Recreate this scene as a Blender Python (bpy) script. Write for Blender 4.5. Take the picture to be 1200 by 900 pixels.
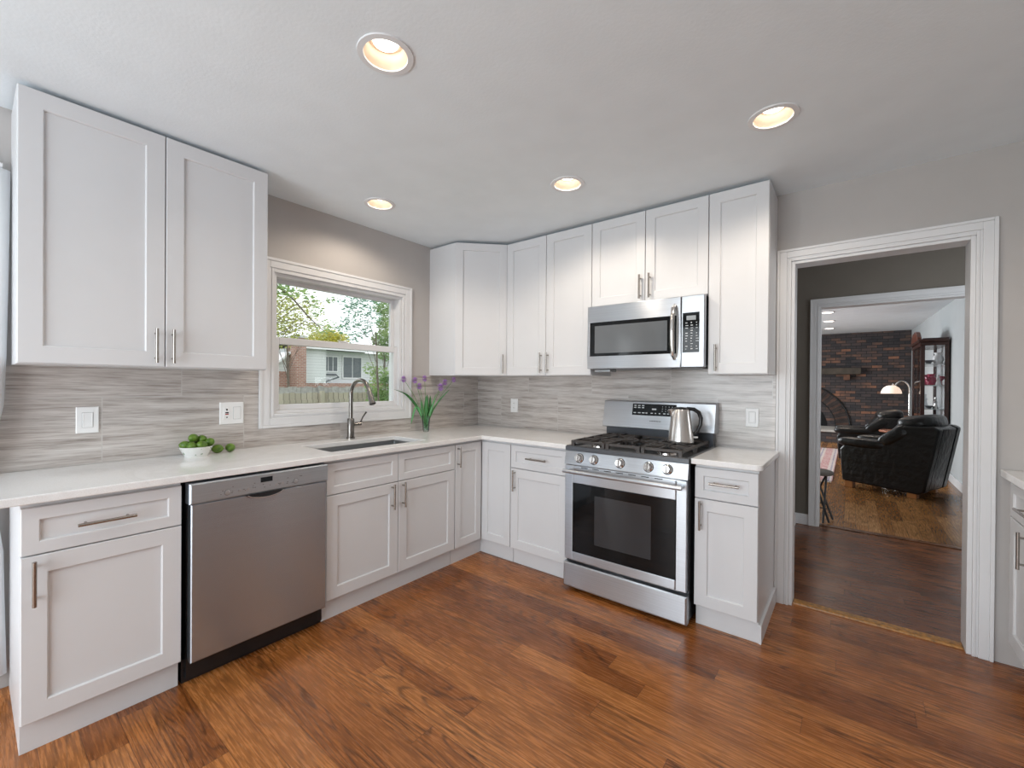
import bpy, bmesh, math, random
from mathutils import Vector, Matrix
random.seed(7)
R = math.radians
S = bpy.context.scene
COL = S.collection
for o in list(bpy.data.objects): bpy.data.objects.remove(o)

# ------------------------------------------------------------------ camera
CAM = Vector((2.8142, -3.0407, 1.3069))
def setup_camera():
    y, p, r = R(38.2556), R(-0.2712), R(0.4386)
    fw = Vector((-math.sin(y)*math.cos(p), math.cos(y)*math.cos(p), math.sin(p)))
    rt = Vector((math.cos(y), math.sin(y), 0)); up = rt.cross(fw)
    Rr = math.cos(r)*rt + math.sin(r)*up; U = -math.sin(r)*rt + math.cos(r)*up
    cd = bpy.data.cameras.new('camera'); cam = bpy.data.objects.new('camera', cd); COL.objects.link(cam)
    M = Matrix((Rr, U, -fw)).transposed().to_4x4(); M.translation = CAM
    cam.matrix_world = M
    cd.sensor_width = 36; cd.sensor_fit = 'HORIZONTAL'; cd.lens = 504.18*36/1200
    cd.shift_y = 1.948/1200; cd.clip_start = .02; cd.clip_end = 300
    S.camera = cam
setup_camera()

# ------------------------------------------------------------------ world, lights, exposure
S.view_settings.view_transform = 'Standard'; S.view_settings.look = 'None'
S.view_settings.gamma = 1; S.view_settings.use_curve_mapping = False
S.view_settings.exposure = 0.08
w = bpy.data.worlds.new('world'); S.world = w; w.use_nodes = True
bg = w.node_tree.nodes['Background']; bg.inputs[0].default_value = (.92, .97, 1, 1); bg.inputs[1].default_value = 1.7

def area(name, loc, target, sx, sy, power, color, spread=180):
    l = bpy.data.lights.new(name, 'AREA'); l.shape = 'RECTANGLE'; l.size = sx; l.size_y = sy
    l.energy = power; l.color = color; l.spread = R(spread)
    o = bpy.data.objects.new(name, l); COL.objects.link(o); o.location = loc
    d = Vector(target)-Vector(loc); o.rotation_euler = d.to_track_quat('-Z', 'Y').to_euler()
    return o
area('patio_window_light', (1.55, -5.12, 1.25), (1.75, 0, 1.25), 2.1, 2.0, 64, (.86, .94, 1))
area('side_door_light', (-.3, -4.05, 1.15), (3, -4.0, 1.0), 1.7, 2.0, 22, (.86, .94, 1))
area('family_fill_light', (-1.3, 6.2, 1.5), (3.5, 6.2, 1.0), 3.4, 1.7, 200, (.90, .96, 1))  # added fill that brightens the family room; its left wall has no window
area('hall_fill_light', (4.5, .95, 1.5), (2.6, .95, .9), 1.2, 1.4, 17, (.92, .96, 1))  # added fill to lift the dark hall, no window behind it

# ------------------------------------------------------------------ material helpers
class NT:
    def __init__(s, name):
        s.m = bpy.data.materials.new(name); s.m.use_nodes = True
        s.t = s.m.node_tree; s.b = s.t.nodes['Principled BSDF']
    def n(s, t, **k):
        nd = s.t.nodes.new(t)
        for a, v in k.items(): setattr(nd, a, v)
        return nd
    def l(s, a, b): s.t.links.new(a, b)
    def put(s, sock, v):
        if isinstance(v, bpy.types.NodeSocket): s.l(v, sock)
        elif v is not None: sock.default_value = v
    def math(s, op, a, b=None, c=None):
        nd = s.n('ShaderNodeMath', operation=op)
        for i, v in enumerate((a, b, c)):
            if v is not None: s.put(nd.inputs[i], v)
        return nd.outputs[0]
    def coord(s):
        sp = s.n('ShaderNodeSeparateXYZ'); s.l(s.n('ShaderNodeTexCoord').outputs['Object'], sp.inputs[0]); return sp.outputs
    def vec(s, x, y, z=0.0):
        c = s.n('ShaderNodeCombineXYZ')
        for i, v in enumerate((x, y, z)): s.put(c.inputs[i], v)
        return c.outputs[0]
    def noise(s, v, scale=1., detail=2., rough=.5, dist=0.):
        nd = s.n('ShaderNodeTexNoise'); s.put(nd.inputs['Vector'], v)
        nd.inputs['Scale'].default_value = scale; nd.inputs['Detail'].default_value = detail
        nd.inputs['Roughness'].default_value = rough; nd.inputs['Distortion'].default_value = dist
        return nd.outputs['Fac']
    def ramp(s, f, stops, interp='LINEAR'):
        nd = s.n('ShaderNodeValToRGB'); s.l(f, nd.inputs[0]); cr = nd.color_ramp; cr.interpolation = interp
        while len(cr.elements) < len(stops): cr.elements.new(.5)
        for e, (p, c) in zip(cr.elements, stops):
            e.position = p; e.color = (*c, 1) if len(c) == 3 else c
        return nd.outputs[0]
    def mix(s, f, a, b, mode='MIX'):
        nd = s.n('ShaderNodeMix', data_type='RGBA', blend_type=mode)
        s.put(nd.inputs[0], f)
        for i, v in ((6, a), (7, b)):
            if isinstance(v, tuple) and len(v) == 3: v = (*v, 1)
            s.put(nd.inputs[i], v)
        return nd.outputs[2]
    def bump(s, h, strength=.2, dist=.01):
        nd = s.n('ShaderNodeBump'); nd.inputs['Strength'].default_value = strength; nd.inputs['Distance'].default_value = dist
        s.l(h, nd.inputs['Height']); s.l(nd.outputs[0], s.b.inputs['Normal'])
    def set(s, **k):
        mp = dict(color='Base Color', rough='Roughness', metal='Metallic', spec='Specular IOR Level', aniso='Anisotropic',
                  emis='Emission Color', est='Emission Strength', coat='Coat Weight', coatr='Coat Roughness', trans='Transmission Weight', alpha='Alpha', ior='IOR', sheen='Sheen Weight')
        for a, v in k.items():
            if isinstance(v, tuple) and len(v) == 3: v = (*v, 1)
            s.put(s.b.inputs[mp[a]], v)
        return s

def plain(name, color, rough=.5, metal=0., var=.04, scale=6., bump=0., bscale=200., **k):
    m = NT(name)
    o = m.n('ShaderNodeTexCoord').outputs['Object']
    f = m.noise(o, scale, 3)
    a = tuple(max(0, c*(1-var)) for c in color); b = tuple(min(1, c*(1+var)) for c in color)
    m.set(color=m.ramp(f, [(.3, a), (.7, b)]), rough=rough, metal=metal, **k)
    if bump: m.bump(m.noise(o, bscale, 3), bump, .002)
    return m.m

def steel(name, color=(.54, .565, .60), rough=.31, aniso=.9, streak=(1, 1, 300)):
    m = NT(name); c = m.coord()
    v = m.vec(m.math('MULTIPLY', c[0], streak[0]), m.math('MULTIPLY', c[1], streak[1]), m.math('MULTIPLY', c[2], streak[2]))
    f = m.noise(v, 1., 3)
    m.set(color=m.ramp(f, [(.3, tuple(x*.93 for x in color)), (.7, tuple(min(1, x*1.05) for x in color))]), metal=.92, rough=rough, aniso=aniso)
    m.b.inputs['Anisotropic Rotation'].default_value = .25
    t = m.n('ShaderNodeTangent', direction_type='RADIAL', axis='Z'); m.l(t.outputs[0], m.b.inputs['Tangent'])
    return m.m

def wood_floor(name, swap, W, L, cols, dark=.52, rough=.22, seed=0.):
    m = NT(name); c = m.coord()
    u, v = (c[1], c[0]) if swap else (c[0], c[1])
    vr = m.math('DIVIDE', m.math('ADD', v, 20+seed), W); row = m.math('FLOOR', vr)
    wn = m.n('ShaderNodeTexWhiteNoise', noise_dimensions='1D'); m.l(row, wn.inputs['W'])
    ur = m.math('ADD', m.math('DIVIDE', u, L), m.math('MULTIPLY', wn.outputs['Value'], 7.3)); col = m.math('FLOOR', ur)
    w2 = m.n('ShaderNodeTexWhiteNoise', noise_dimensions='2D'); m.l(m.vec(row, col), w2.inputs['Vector'])
    idv = w2.outputs['Value']
    off = m.math('MULTIPLY', idv, 41.)
    n1 = m.noise(m.vec(m.math('ADD', m.math('MULTIPLY', u, .9), off), m.math('ADD', m.math('MULTIPLY', v, 8.), off)), 1., 1.5, .4)
    wv = m.math('ABSOLUTE', m.math('SINE', m.math('MULTIPLY', n1, 62.)))
    jag = m.noise(m.vec(m.math('ADD', m.math('MULTIPLY', u, 22.), off), m.math('MULTIPLY', v, 90.)), 1., 2)
    line = m.math('ADD', wv, m.math('MULTIPLY', jag, .6))
    grain = m.ramp(line, [(.40, (1-dark,)*3), (.92, (1, 1, 1))])
    w3 = m.n('ShaderNodeTexWhiteNoise', noise_dimensions='2D'); m.l(m.vec(col, row), w3.inputs['Vector'])
    grain = m.mix(m.ramp(w3.outputs['Value'], [(.1, (.3, .3, .3)), (.5, (1, 1, 1))]), (1, 1, 1), grain)
    fine = m.noise(m.vec(m.math('ADD', m.math('MULTIPLY', u, 7.), off), m.math('MULTIPLY', v, 110.)), 1., 3, .65)
    fr = m.ramp(fine, [(.38, (.62, .58, .55)), (.60, (1.10, 1.10, 1.10))])
    base = m.ramp(idv, [(0, cols[0]), (.22, cols[1]), (.55, cols[2]), (.85, cols[3]), (1, cols[1])])
    blot = m.ramp(m.noise(m.vec(u, v), 3.2, 2), [(.3, (.84, .82, .80)), (.7, (1.08, 1.08, 1.08))])
    x = m.mix(1., base, grain, 'MULTIPLY'); x = m.mix(1., x, fr, 'MULTIPLY'); x = m.mix(1., x, blot, 'MULTIPLY')
    fv = m.math('FRACT', vr); ev = m.math('MINIMUM', fv, m.math('SUBTRACT', 1., fv))
    fu = m.math('FRACT', ur); eu = m.math('MULTIPLY', m.math('MINIMUM', fu, m.math('SUBTRACT', 1., fu)), L/W)
    e = m.math('MINIMUM', ev, eu); gap = m.ramp(e, [(.004, (.35, .3, .28)), (.016, (1, 1, 1))])
    x = m.mix(1., x, gap, 'MULTIPLY')
    m.set(color=x, rough=m.math('ADD', m.math('MULTIPLY', fine, .10), rough), spec=.5)
    m.bump(m.math('MULTIPLY', line, fine), .10, .002)
    return m.m

def tile_mat(name, uaxis):
    m = NT(name); c = m.coord(); u = c[uaxis]; z = c[2]
    TW, TH = .61, .3115
    row = m.math('FLOOR', m.math('DIVIDE', m.math('SUBTRACT', z, .915), TH))
    ur = m.math('DIVIDE', m.math('ADD', m.math('ADD', u, 10*.61+.31 if uaxis == 0 else 10*.61+.20), m.math('MULTIPLY', m.math('MODULO', m.math('ADD', row, 10.), 2.), .30)), TW)
    col = m.math('FLOOR', ur)
    w2 = m.n('ShaderNodeTexWhiteNoise', noise_dimensions='2D'); m.l(m.vec(row, col), w2.inputs['Vector'])
    off = m.math('MULTIPLY', w2.outputs['Value'], 17.)
    sl = m.math('ADD', z, m.math('MULTIPLY', u, .015))
    v1 = m.noise(m.vec(m.math('ADD', m.math('MULTIPLY', u, 1.8), off), m.math('ADD', m.math('MULTIPLY', sl, 30.), off)), 1., 4, .6, .25)
    v2 = m.noise(m.vec(m.math('ADD', m.math('MULTIPLY', u, 7.), off), m.math('ADD', m.math('MULTIPLY', sl, 150.), off)), 1., 4, .65, .3)
    f = m.math('ADD', m.math('MULTIPLY', v1, .55), m.math('MULTIPLY', v2, .45))
    colr = m.ramp(f, [(.34, (.25, .22, .20)), (.43, (.41, .37, .345)), (.52, (.55, .51, .485)), (.64, (.66, .63, .605))])
    fu = m.math('FRACT', ur); eu = m.math('MULTIPLY', m.math('MINIMUM', fu, m.math('SUBTRACT', 1., fu)), TW)
    fz = m.math('FRACT', m.math('DIVIDE', m.math('SUBTRACT', z, .915), TH)); ez = m.math('MULTIPLY', m.math('MINIMUM', fz, m.math('SUBTRACT', 1., fz)), TH)
    e = m.math('MINIMUM', eu, ez)
    x = m.mix(m.ramp(e, [(.0008, (1, 1, 1)), (.0018, (0, 0, 0))]), colr, (.56, .54, .52))
    m.set(color=x, rough=.16, spec=.5); return m.m

def brick_mat(name):
    m = NT(name); c = m.coord()
    v = m.vec(m.math('ADD', c[0], c[1]), c[2])
    b = m.n('ShaderNodeTexBrick'); m.l(v, b.inputs['Vector'])
    for k, val in (('Scale', 1.), ('Mortar Size', .006), ('Mortar Smooth', .3), ('Bias', -.25), ('Brick Width', .2), ('Row Height', .07)): b.inputs[k].default_value = val
    b.inputs['Color1'].default_value = (0, 0, 0, 1); b.inputs['Color2'].default_value = (1, 1, 1, 1); b.inputs['Mortar'].default_value = (0, 0, 0, 1)
    n = m.noise(v, 2.2, 4, .7); s_ = m.math('ADD', m.math('MULTIPLY', b.outputs['Color'], .55), m.math('MULTIPLY', n, .62))
    colr = m.ramp(s_, [(.2, (.03, .03, .034)), (.46, (.075, .06, .06)), (.64, (.12, .075, .06)), (.80, (.36, .16, .09)), (1, (.52, .28, .17))])
    m.set(color=m.mix(b.outputs['Fac'], colr, (.018, .018, .02)), rough=.75)
    m.bump(m.math('SUBTRACT', 1., b.outputs['Fac']), .6, .01); return m.m

def glass_mat(name, tint=(1, 1, 1), refl=.9):
    m = NT(name); m.t.nodes.remove(m.b)
    t = m.n('ShaderNodeBsdfTransparent'); t.inputs[0].default_value = (*tint, 1)
    g = m.n('ShaderNodeBsdfGlossy'); g.inputs['Roughness'].default_value = .02
    fr = m.n('ShaderNodeFresnel'); fr.inputs[0].default_value = 1.4
    mx = m.n('ShaderNodeMixShader'); m.l(m.math('MULTIPLY', fr.outputs[0], refl), mx.inputs[0]); m.l(t.outputs[0], mx.inputs[1]); m.l(g.outputs[0], mx.inputs[2])
    m.l(mx.outputs[0], m.t.nodes['Material Output'].inputs[0]); return m.m

def emit(name, color, strength):
    m = NT(name); m.set(color=(.9, .9, .9), emis=color, est=strength); return m.m

WHITE = plain('white_cabinet_paint', (.70, .705, .72), .32, var=.01)
TRIMW = plain('white_trim_paint', (.76, .765, .78), .35, var=.01)
WALL = plain('greige_wall_paint', (.50, .475, .46), .75, var=.02, bump=.15)
CEIL = plain('ceiling_paint', (.80, .86, .90), .9, var=.02, bump=.3, bscale=90.)
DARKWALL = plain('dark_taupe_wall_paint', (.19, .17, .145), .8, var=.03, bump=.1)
FAMWALL = plain('pale_blue_grey_wall_paint', (.46, .485, .495), .8, var=.02)
STEEL = steel('brushed_stainless_steel')
STEELD = steel('brushed_steel_sink', (.42, .43, .44), .3, .4)
NICKEL = plain('brushed_nickel', (.38, .35, .32), .27, 1., var=.05)
CHROME = plain('polished_steel', (.74, .72, .70), .12, 1., var=.02)
FAUC = plain('dark_brushed_faucet_nickel', (.24, .225, .21), .22, 1., var=.08)
BLACK = plain('black_enamel', (.012, .013, .015), .25, var=.1)
BLACKGL = plain('black_glass', (.006, .007, .008), .05, var=.1, spec=.28)
CAST = plain('cast_iron', (.05, .043, .04), .42, var=.25, bump=.4)
PRINT = plain('pale_panel_print', (.62, .65, .68), .5)
DIMPR = plain('grey_panel_print', (.16, .16, .17), .5)
PLATE = plain('white_plastic', (.86, .86, .86), .3, var=.01)
QUARTZ = None
def quartz():
    m = NT('white_quartz'); o = m.n('ShaderNodeTexCoord').outputs['Object']
    v = m.noise(o, 2.5, 5, .6, 1.2); sp = m.noise(o, 260, 1)
    x = m.ramp(v, [(.42, (.88, .88, .885)), (.5, (.84, .84, .84)), (.56, (.89, .89, .89))])
    x = m.mix(1., x, m.ramp(sp, [(.3, (.94, .93, .92)), (.6, (1, 1, 1))]), 'MULTIPLY')
    m.set(color=x, rough=.13, spec=.5); return m.m
QUARTZ = quartz()
TILE_L = tile_mat('vein_stone_tile_window_wall', 1); TILE_B = tile_mat('vein_stone_tile_range_wall', 0)
C4 = [(.21, .066, .016), (.33, .112, .027), (.41, .148, .038), (.49, .190, .054)]
FLOORM = wood_floor('oak_boards_kitchen', False, .105, 1.15, C4)
HALLM = wood_floor('oak_boards_hall', False, .085, 1.3, [(.15, .055, .024), (.19, .07, .03), (.22, .085, .036), (.25, .10, .043)], rough=.2, seed=.03)  # boards toned darker than the kitchen's: the hall's weaker light is in the colour
FAMM = wood_floor('oak_boards_family_room', True, .09, .9, [(.20, .085, .028), (.31, .14, .045), (.40, .19, .065), (.48, .25, .10)], .3, .2)
BRICK = brick_mat('dark_mixed_brick')
GLASS = glass_mat('clear_glass'); VGLASS = glass_mat('vase_glass', (.88, .95, .92))

# ------------------------------------------------------------------ mesh helpers
def new(): return bmesh.new()
def obj(name, bm, mat, parent=None, loc=(0, 0, 0), rotz=0., smooth=False, bevel=0., sub=0, angle=35):
    bmesh.ops.recalc_face_normals(bm, faces=bm.faces[:])
    me = bpy.data.meshes.new(name); bm.to_mesh(me); bm.free()
    for m in (mat if isinstance(mat, (list, tuple)) else [mat]): me.materials.append(m)
    if smooth:
        for p in me.polygons: p.use_smooth = True
        try: me.set_sharp_from_angle(angle=R(angle))
        except Exception: pass
    o = bpy.data.objects.new(name, me); COL.objects.link(o)
    o.location = loc; o.rotation_euler = (0, 0, rotz)
    if parent: o.parent = parent
    if bevel:
        b = o.modifiers.new('bevel', 'BEVEL'); b.width = bevel; b.segments = 2; b.limit_method = 'ANGLE'; b.angle_limit = R(40)
    if sub:
        s_ = o.modifiers.new('sub', 'SUBSURF'); s_.levels = sub; s_.render_levels = sub
    return o
def tag(o, label=None, cat=None, group=None, kind=None):
    if label: o['label'] = label
    if cat: o['category'] = cat
    if group: o['group'] = group
    if kind: o['kind'] = kind
    return o
def thing(name, label, cat, loc=(0, 0, 0), rotz=0., group=None):
    o = bpy.data.objects.new(name, None); COL.objects.link(o); o.location = loc; o.rotation_euler = (0, 0, rotz)
    o.empty_display_size = .1
    return tag(o, label, cat, group)
def struct(name, bm, mat, parent=None, **k):
    o = obj(name, bm, mat, parent, **k)
    if not parent: o['kind'] = 'structure'
    return o
def box(bm, x0, x1, y0, y1, z0, z1, mi=0, M=None):
    vs = [bm.verts.new(p) for p in ((x0, y0, z0), (x1, y0, z0), (x1, y1, z0), (x0, y1, z0), (x0, y0, z1), (x1, y0, z1), (x1, y1, z1), (x0, y1, z1))]
    if M:
        for v in vs: v.co = M @ v.co
    for f in ((0, 3, 2, 1), (4, 5, 6, 7), (0, 1, 5, 4), (1, 2, 6, 5), (2, 3, 7, 6), (3, 0, 4, 7)):
        fc = bm.faces.new([vs[i] for i in f]); fc.material_index = mi
    return bm
def frame_of(d):
    d = Vector(d).normalized(); a = Vector((0, 0, 1)) if abs(d.z) < .9 else Vector((1, 0, 0))
    x = d.cross(a).normalized(); return x, d.cross(x).normalized()
def tube(bm, pts, r, seg=10, cap=True):
    pts = [Vector(p) for p in pts]; n = len(pts)
    rs = r if isinstance(r, (list, tuple)) else [r]*n
    rings = []; px = None
    for i, p in enumerate(pts):
        d = (pts[min(i+1, n-1)]-pts[max(i-1, 0)]).normalized()
        if px is None: x, y = frame_of(d)
        else:
            x = (px - d*px.dot(d))
            x = x.normalized() if x.length > 1e-5 else frame_of(d)[0]
            y = d.cross(x)
        px = x
        rings.append([bm.verts.new(p+(x*math.cos(2*math.pi*k/seg)+y*math.sin(2*math.pi*k/seg))*rs[i]) for k in range(seg)])
    for a, b in zip(rings, rings[1:]):
        for k in range(seg): bm.faces.new((a[k], a[(k+1) % seg], b[(k+1) % seg], b[k]))
    if cap:
        bm.faces.new(rings[0][::-1]); bm.faces.new(rings[-1])
    return bm
def lathe(bm, prof, c=(0, 0, 0), seg=32, axis='z'):
    rings = []
    def P(r, h, a):
        if axis == 'z': return (c[0]+r*math.cos(a), c[1]+r*math.sin(a), c[2]+h)
        if axis == 'y': return (c[0]+r*math.cos(a), c[1]+h, c[2]+r*math.sin(a))
        return (c[0]+h, c[1]+r*math.cos(a), c[2]+r*math.sin(a))
    for r, h in prof:
        if r < 1e-6: rings.append([bm.verts.new(P(0, h, 0))])
        else: rings.append([bm.verts.new(P(r, h, 2*math.pi*k/seg)) for k in range(seg)])
    for a, b in zip(rings, rings[1:]):
        for k in range(seg):
            q = (k+1) % seg
            if len(a) == 1 and len(b) == 1: continue
            if len(a) == 1: bm.faces.new((a[0], b[q], b[k]))
            elif len(b) == 1: bm.faces.new((a[k], a[q], b[0]))
            else: bm.faces.new((a[k], a[q], b[q], b[k]))
    return bm
def panel(bm, x0, x1, z0, z1, yf, rings, back=True):
    """rectangular plate facing -y with stepped rings: (inset, dy into the plate)"""
    rr = []
    for ins, dy in rings:
        rr.append([bm.verts.new(p) for p in ((x0+ins, yf+dy, z0+ins), (x1-ins, yf+dy, z0+ins), (x1-ins, yf+dy, z1-ins), (x0+ins, yf+dy, z1-ins))])
    for a, b in zip(rr, rr[1:]):
        for k in range(4): bm.faces.new((a[k], a[(k+1) % 4], b[(k+1) % 4], b[k]))
    bm.faces.new(rr[-1])
    if back: bm.faces.new(rr[0][::-1])
    return bm
SH = [(0, .0195), (0, .002), (.002, 0)]
def shaker(bm, x0, x1, z0, z1, yf, rail=.06, rec=.009):
    return panel(bm, x0, x1, z0, z1, yf, SH+[(rail, 0), (rail+.0035, .003), (rail+.004, rec)])
def bar_handle(name, par, p0, p1, yf, off=.032, r=.006):
    """T bar pull; p0,p1 = (x,z) ends"""
    bm = new(); d = Vector((p1[0]-p0[0], 0, p1[1]-p0[1])); L = d.length; d.normalize()
    a = Vector((p0[0], yf-off, p0[1])); b = Vector((p1[0], yf-off, p1[1]))
    tube(bm, [a, b], r, 12)
    for t in (.14, .86):
        q = a+(b-a)*t; tube(bm, [q, (q.x, yf+.001, q.z)], r*.75, 10)
    return obj(name, bm, NICKEL, par, smooth=True)
def slab_cells(bm, xs, ys, inside, z0, z1):
    V = {}
    def v(i, j, z):
        if (i, j, z) not in V: V[(i, j, z)] = bm.verts.new((xs[i], ys[j], z))
        return V[(i, j, z)]
    nx, ny = len(xs)-1, len(ys)-1
    ins = lambda i, j: 0 <= i < nx and 0 <= j < ny and inside((xs[i]+xs[i+1])/2, (ys[j]+ys[j+1])/2)
    for i in range(nx):
        for j in range(ny):
            if not ins(i, j): continue
            q = [(i, j), (i+1, j), (i+1, j+1), (i, j+1)]
            bm.faces.new([v(a, b, z1) for a, b in q]); bm.faces.new([v(a, b, z0) for a, b in q][::-1])
            for (di, dj), (a, b) in (((0, -1), (0, 1)), ((1, 0), (1, 2)), ((0, 1), (2, 3)), ((-1, 0), (3, 0))):
                if not ins(i+di, j+dj):
                    bm.faces.new((v(*q[a], z0), v(*q[b], z0), v(*q[b], z1), v(*q[a], z1)))
    return bm
def wall(name, axis, a, b, u0, u1, z0, z1, holes, mat, **k):
    """wall slab; axis 'x': plane x in [a,b], u = y. axis 'y': plane y in [a,b], u = x. holes (u0,u1,z0,z1)"""
    us = sorted({u0, u1, *[h[0] for h in holes], *[h[1] for h in holes]}); zs = sorted({z0, z1, *[h[2] for h in holes], *[h[3] for h in holes]})
    bm = new()
    slab_cells(bm, us, zs, lambda u, z: not any(h[0] < u < h[1] and h[2] < z < h[3] for h in holes), a, b)
    for v in bm.verts:
        u, z, d = v.co; v.co = (d, u, z) if axis == 'x' else (u, d, z)
    return struct(name, bm, mat, **k)
def casing(bm, u0, u1, z0, z1, d0, d1, w, sides='LRTB', axis='y'):
    """stepped picture-frame moulding around an opening; d0 wall face, d1 outermost"""
    def bx(a, b, c, d, e, f):
        if axis == 'y': box(bm, a, b, min(c, d), max(c, d), e, f)
        else: box(bm, min(c, d), max(c, d), a, b, e, f)
    dd = d1-d0
    for k, (i0, i1, t) in enumerate(((0, .18, .7), (.18, .30, .55), (.30, .80, .8), (.80, 1., 1.))):
        a, b = w*i0, w*i1; D = d0+dd*t
        lo = -b if 'B' in sides else 0
        zb = z0-b if 'B' in sides else z0
        if 'L' in sides: bx(u0-b, u0-a, d0, D, zb, z1+b)
        if 'R' in sides: bx(u1+a, u1+b, d0, D, zb, z1+b)
        if 'T' in sides: bx(u0-a, u1+a, d0, D, z1+a, z1+b)
        if 'B' in sides: bx(u0-a, u1+a, d0, D, z0-b, z0-a)
    return bm

HT = 2.454
# ------------------------------------------------------------------ the setting
WIN = (-1.865, -.895, 1.108, 1.985)       # window opening on x = 0 wall (y0,y1,z0,z1)
bm = new(); box(bm, -.12, 4.12, -5.32, .06, -.12, 0); struct('floor', bm, FLOORM)
bm = new(); box(bm, 0.3, 4.7, .0601, 1.93, -.12, -.001); struct('floor', bm, HALLM)
bm = new(); box(bm, -1.62, 4.05, 1.9301, 10.75, -.12, 0); struct('floor', bm, FAMM)
LP = [(1.526, -2.134, 'recessed ceiling light nearest the camera, at the top left of the ceiling'), (2.542, -.909, 'recessed ceiling light at the right, in front of the narrow wall cabinet'),
      (1.527, -.909, 'small recessed ceiling light in the middle, in front of the microwave cabinets'), (.43, -1.40, 'recessed ceiling light above the window and sink')]
bm = new(); hs = .11
xs = sorted({-.12, 4.12, *[round(p[0]+q, 4) for p in LP for q in (-hs, hs)]}); ys = sorted({-5.32, .12, *[round(p[1]+q, 4) for p in LP for q in (-hs, hs)]})
slab_cells(bm, xs, ys, lambda x, y: not any(abs(x-p[0]) < hs and abs(y-p[1]) < hs for p in LP), HT, HT+.1)
for p in LP:
    a_, b_ = [], []
    for k in range(48):
        a = 2*math.pi*k/48; c, s_ = math.cos(a), math.sin(a); m_ = hs/max(abs(c), abs(s_))
        a_.append(bm.verts.new((p[0]+c*m_, p[1]+s_*m_, HT))); b_.append(bm.verts.new((p[0]+c*.0745, p[1]+s_*.0745, HT)))
    for k in range(48): bm.faces.new((a_[k], b_[k], b_[(k+1) % 48], a_[(k+1) % 48]))
struct('ceiling', bm, CEIL)
bm = new(); box(bm, 0.3, 4.7, .121, 1.98, 2.454, 2.55); struct('ceiling', bm, CEIL)
wall('wall_left', 'x', -.14, 0, -5.32, .12, 0, HT, [WIN, (-4.9, -3.1, .03, 2.1)], WALL)
wall('wall_back', 'y', 0, .12, 0, 4.12, 0, HT, [(2.53, 3.285, 0, 2.045)], WALL)
wall('wall_right', 'x', 4.0, 4.12, -5.32, 0, 0, HT, [], WALL)
wall('wall_front', 'y', -5.32, -5.2, 0, 4.0, 0, HT, [(.5, 3.5, .1, 2.25)], WALL)
# hall and family room
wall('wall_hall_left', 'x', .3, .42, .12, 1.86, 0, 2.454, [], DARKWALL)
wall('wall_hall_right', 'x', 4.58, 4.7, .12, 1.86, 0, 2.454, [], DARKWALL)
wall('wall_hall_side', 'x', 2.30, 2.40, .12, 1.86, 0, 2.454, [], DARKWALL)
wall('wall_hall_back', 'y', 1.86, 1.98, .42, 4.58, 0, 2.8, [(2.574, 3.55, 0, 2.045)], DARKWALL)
wall('wall_family_right', 'x', 3.91, 4.05, 1.98, 10.75, 0, 2.9, [], FAMWALL)
wall('wall_family_left', 'x', -1.62, -1.5, 1.98, 10.75, 0, 2.9, [], FAMWALL)
wall('wall_family_back', 'y', 10.6, 10.75, -1.5, 3.91, 0, 2.9, [], BRICK)
bm = new(); box(bm, -1.62, 4.05, 1.98, 10.75, 0, .1)
for v in bm.verts: v.co.z += 2.41 + (v.co.y-2)*.026
struct('ceiling', bm, CEIL)
# baseboards
def bb(name, x0, x1, y0, y1, h=.10):
    bm = new(); box(bm, x0, x1, y0, y1, 0, h); struct(name, bm, TRIMW, bevel=.004)
bb('baseboard_right', 3.46, 3.985, -.014, 0, .03)
bb('baseboard_kitchen_right', 3.985, 4.0, -5.2, -1.3)
bb('baseboard_hall_side', 2.40, 2.414, .14, 1.845)
bb('baseboard_hall_back', 2.40, 2.51, 1.846, 1.86)
bb('baseboard_family_right', 3.894, 3.91, 1.99, 10.6, .11)
# door openings: jamb liners and casings
bm = new(); casing(bm, 2.53, 3.285, 0, 2.045, 0, -.022, .072, 'LRT')
for x0, x1 in ((2.5301, 2.548), (3.267, 3.2849)): box(bm, x0, x1, -.004, .124, 0, 2.0449)
box(bm, 2.548, 3.267, -.004, .124, 2.028, 2.0449)
casing(bm, 2.53, 3.285, 0, 2.045, .12, .14, .072, 'LRT')
struct('door_1', bm, TRIMW, bevel=.002)
bm = new(); casing(bm, 2.574, 3.55, 0, 2.045, 1.86, 1.838, .066, 'LRT')
for x0, x1 in ((2.5741, 2.59), (3.534, 3.5499)): box(bm, x0, x1, 1.856, 1.984, 0, 2.0449)
box(bm, 2.59, 3.534, 1.856, 1.984, 2.029, 2.0449)
struct('door_2', bm, TRIMW, bevel=.002)
THR = plain('worn_threshold_wood', (.36, .17, .045), .35, var=.5, scale=60.)
bm = new(); panel(bm, 2.549, 3.266, .03, .095, -.012, [(0, .012), (.002, .004), (.012, 0)])
for v in bm.verts: v.co = Vector((v.co.x, v.co.z, -v.co.y))
struct('trim_1', bm, THR)
bm = new(); box(bm, 2.591, 3.533, 1.90, 1.975, 0, .006); struct('trim_2', bm, wood_floor('oak_saddle', False, .1, 2., [(.2, .09, .04)]*4), bevel=.002)
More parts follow.
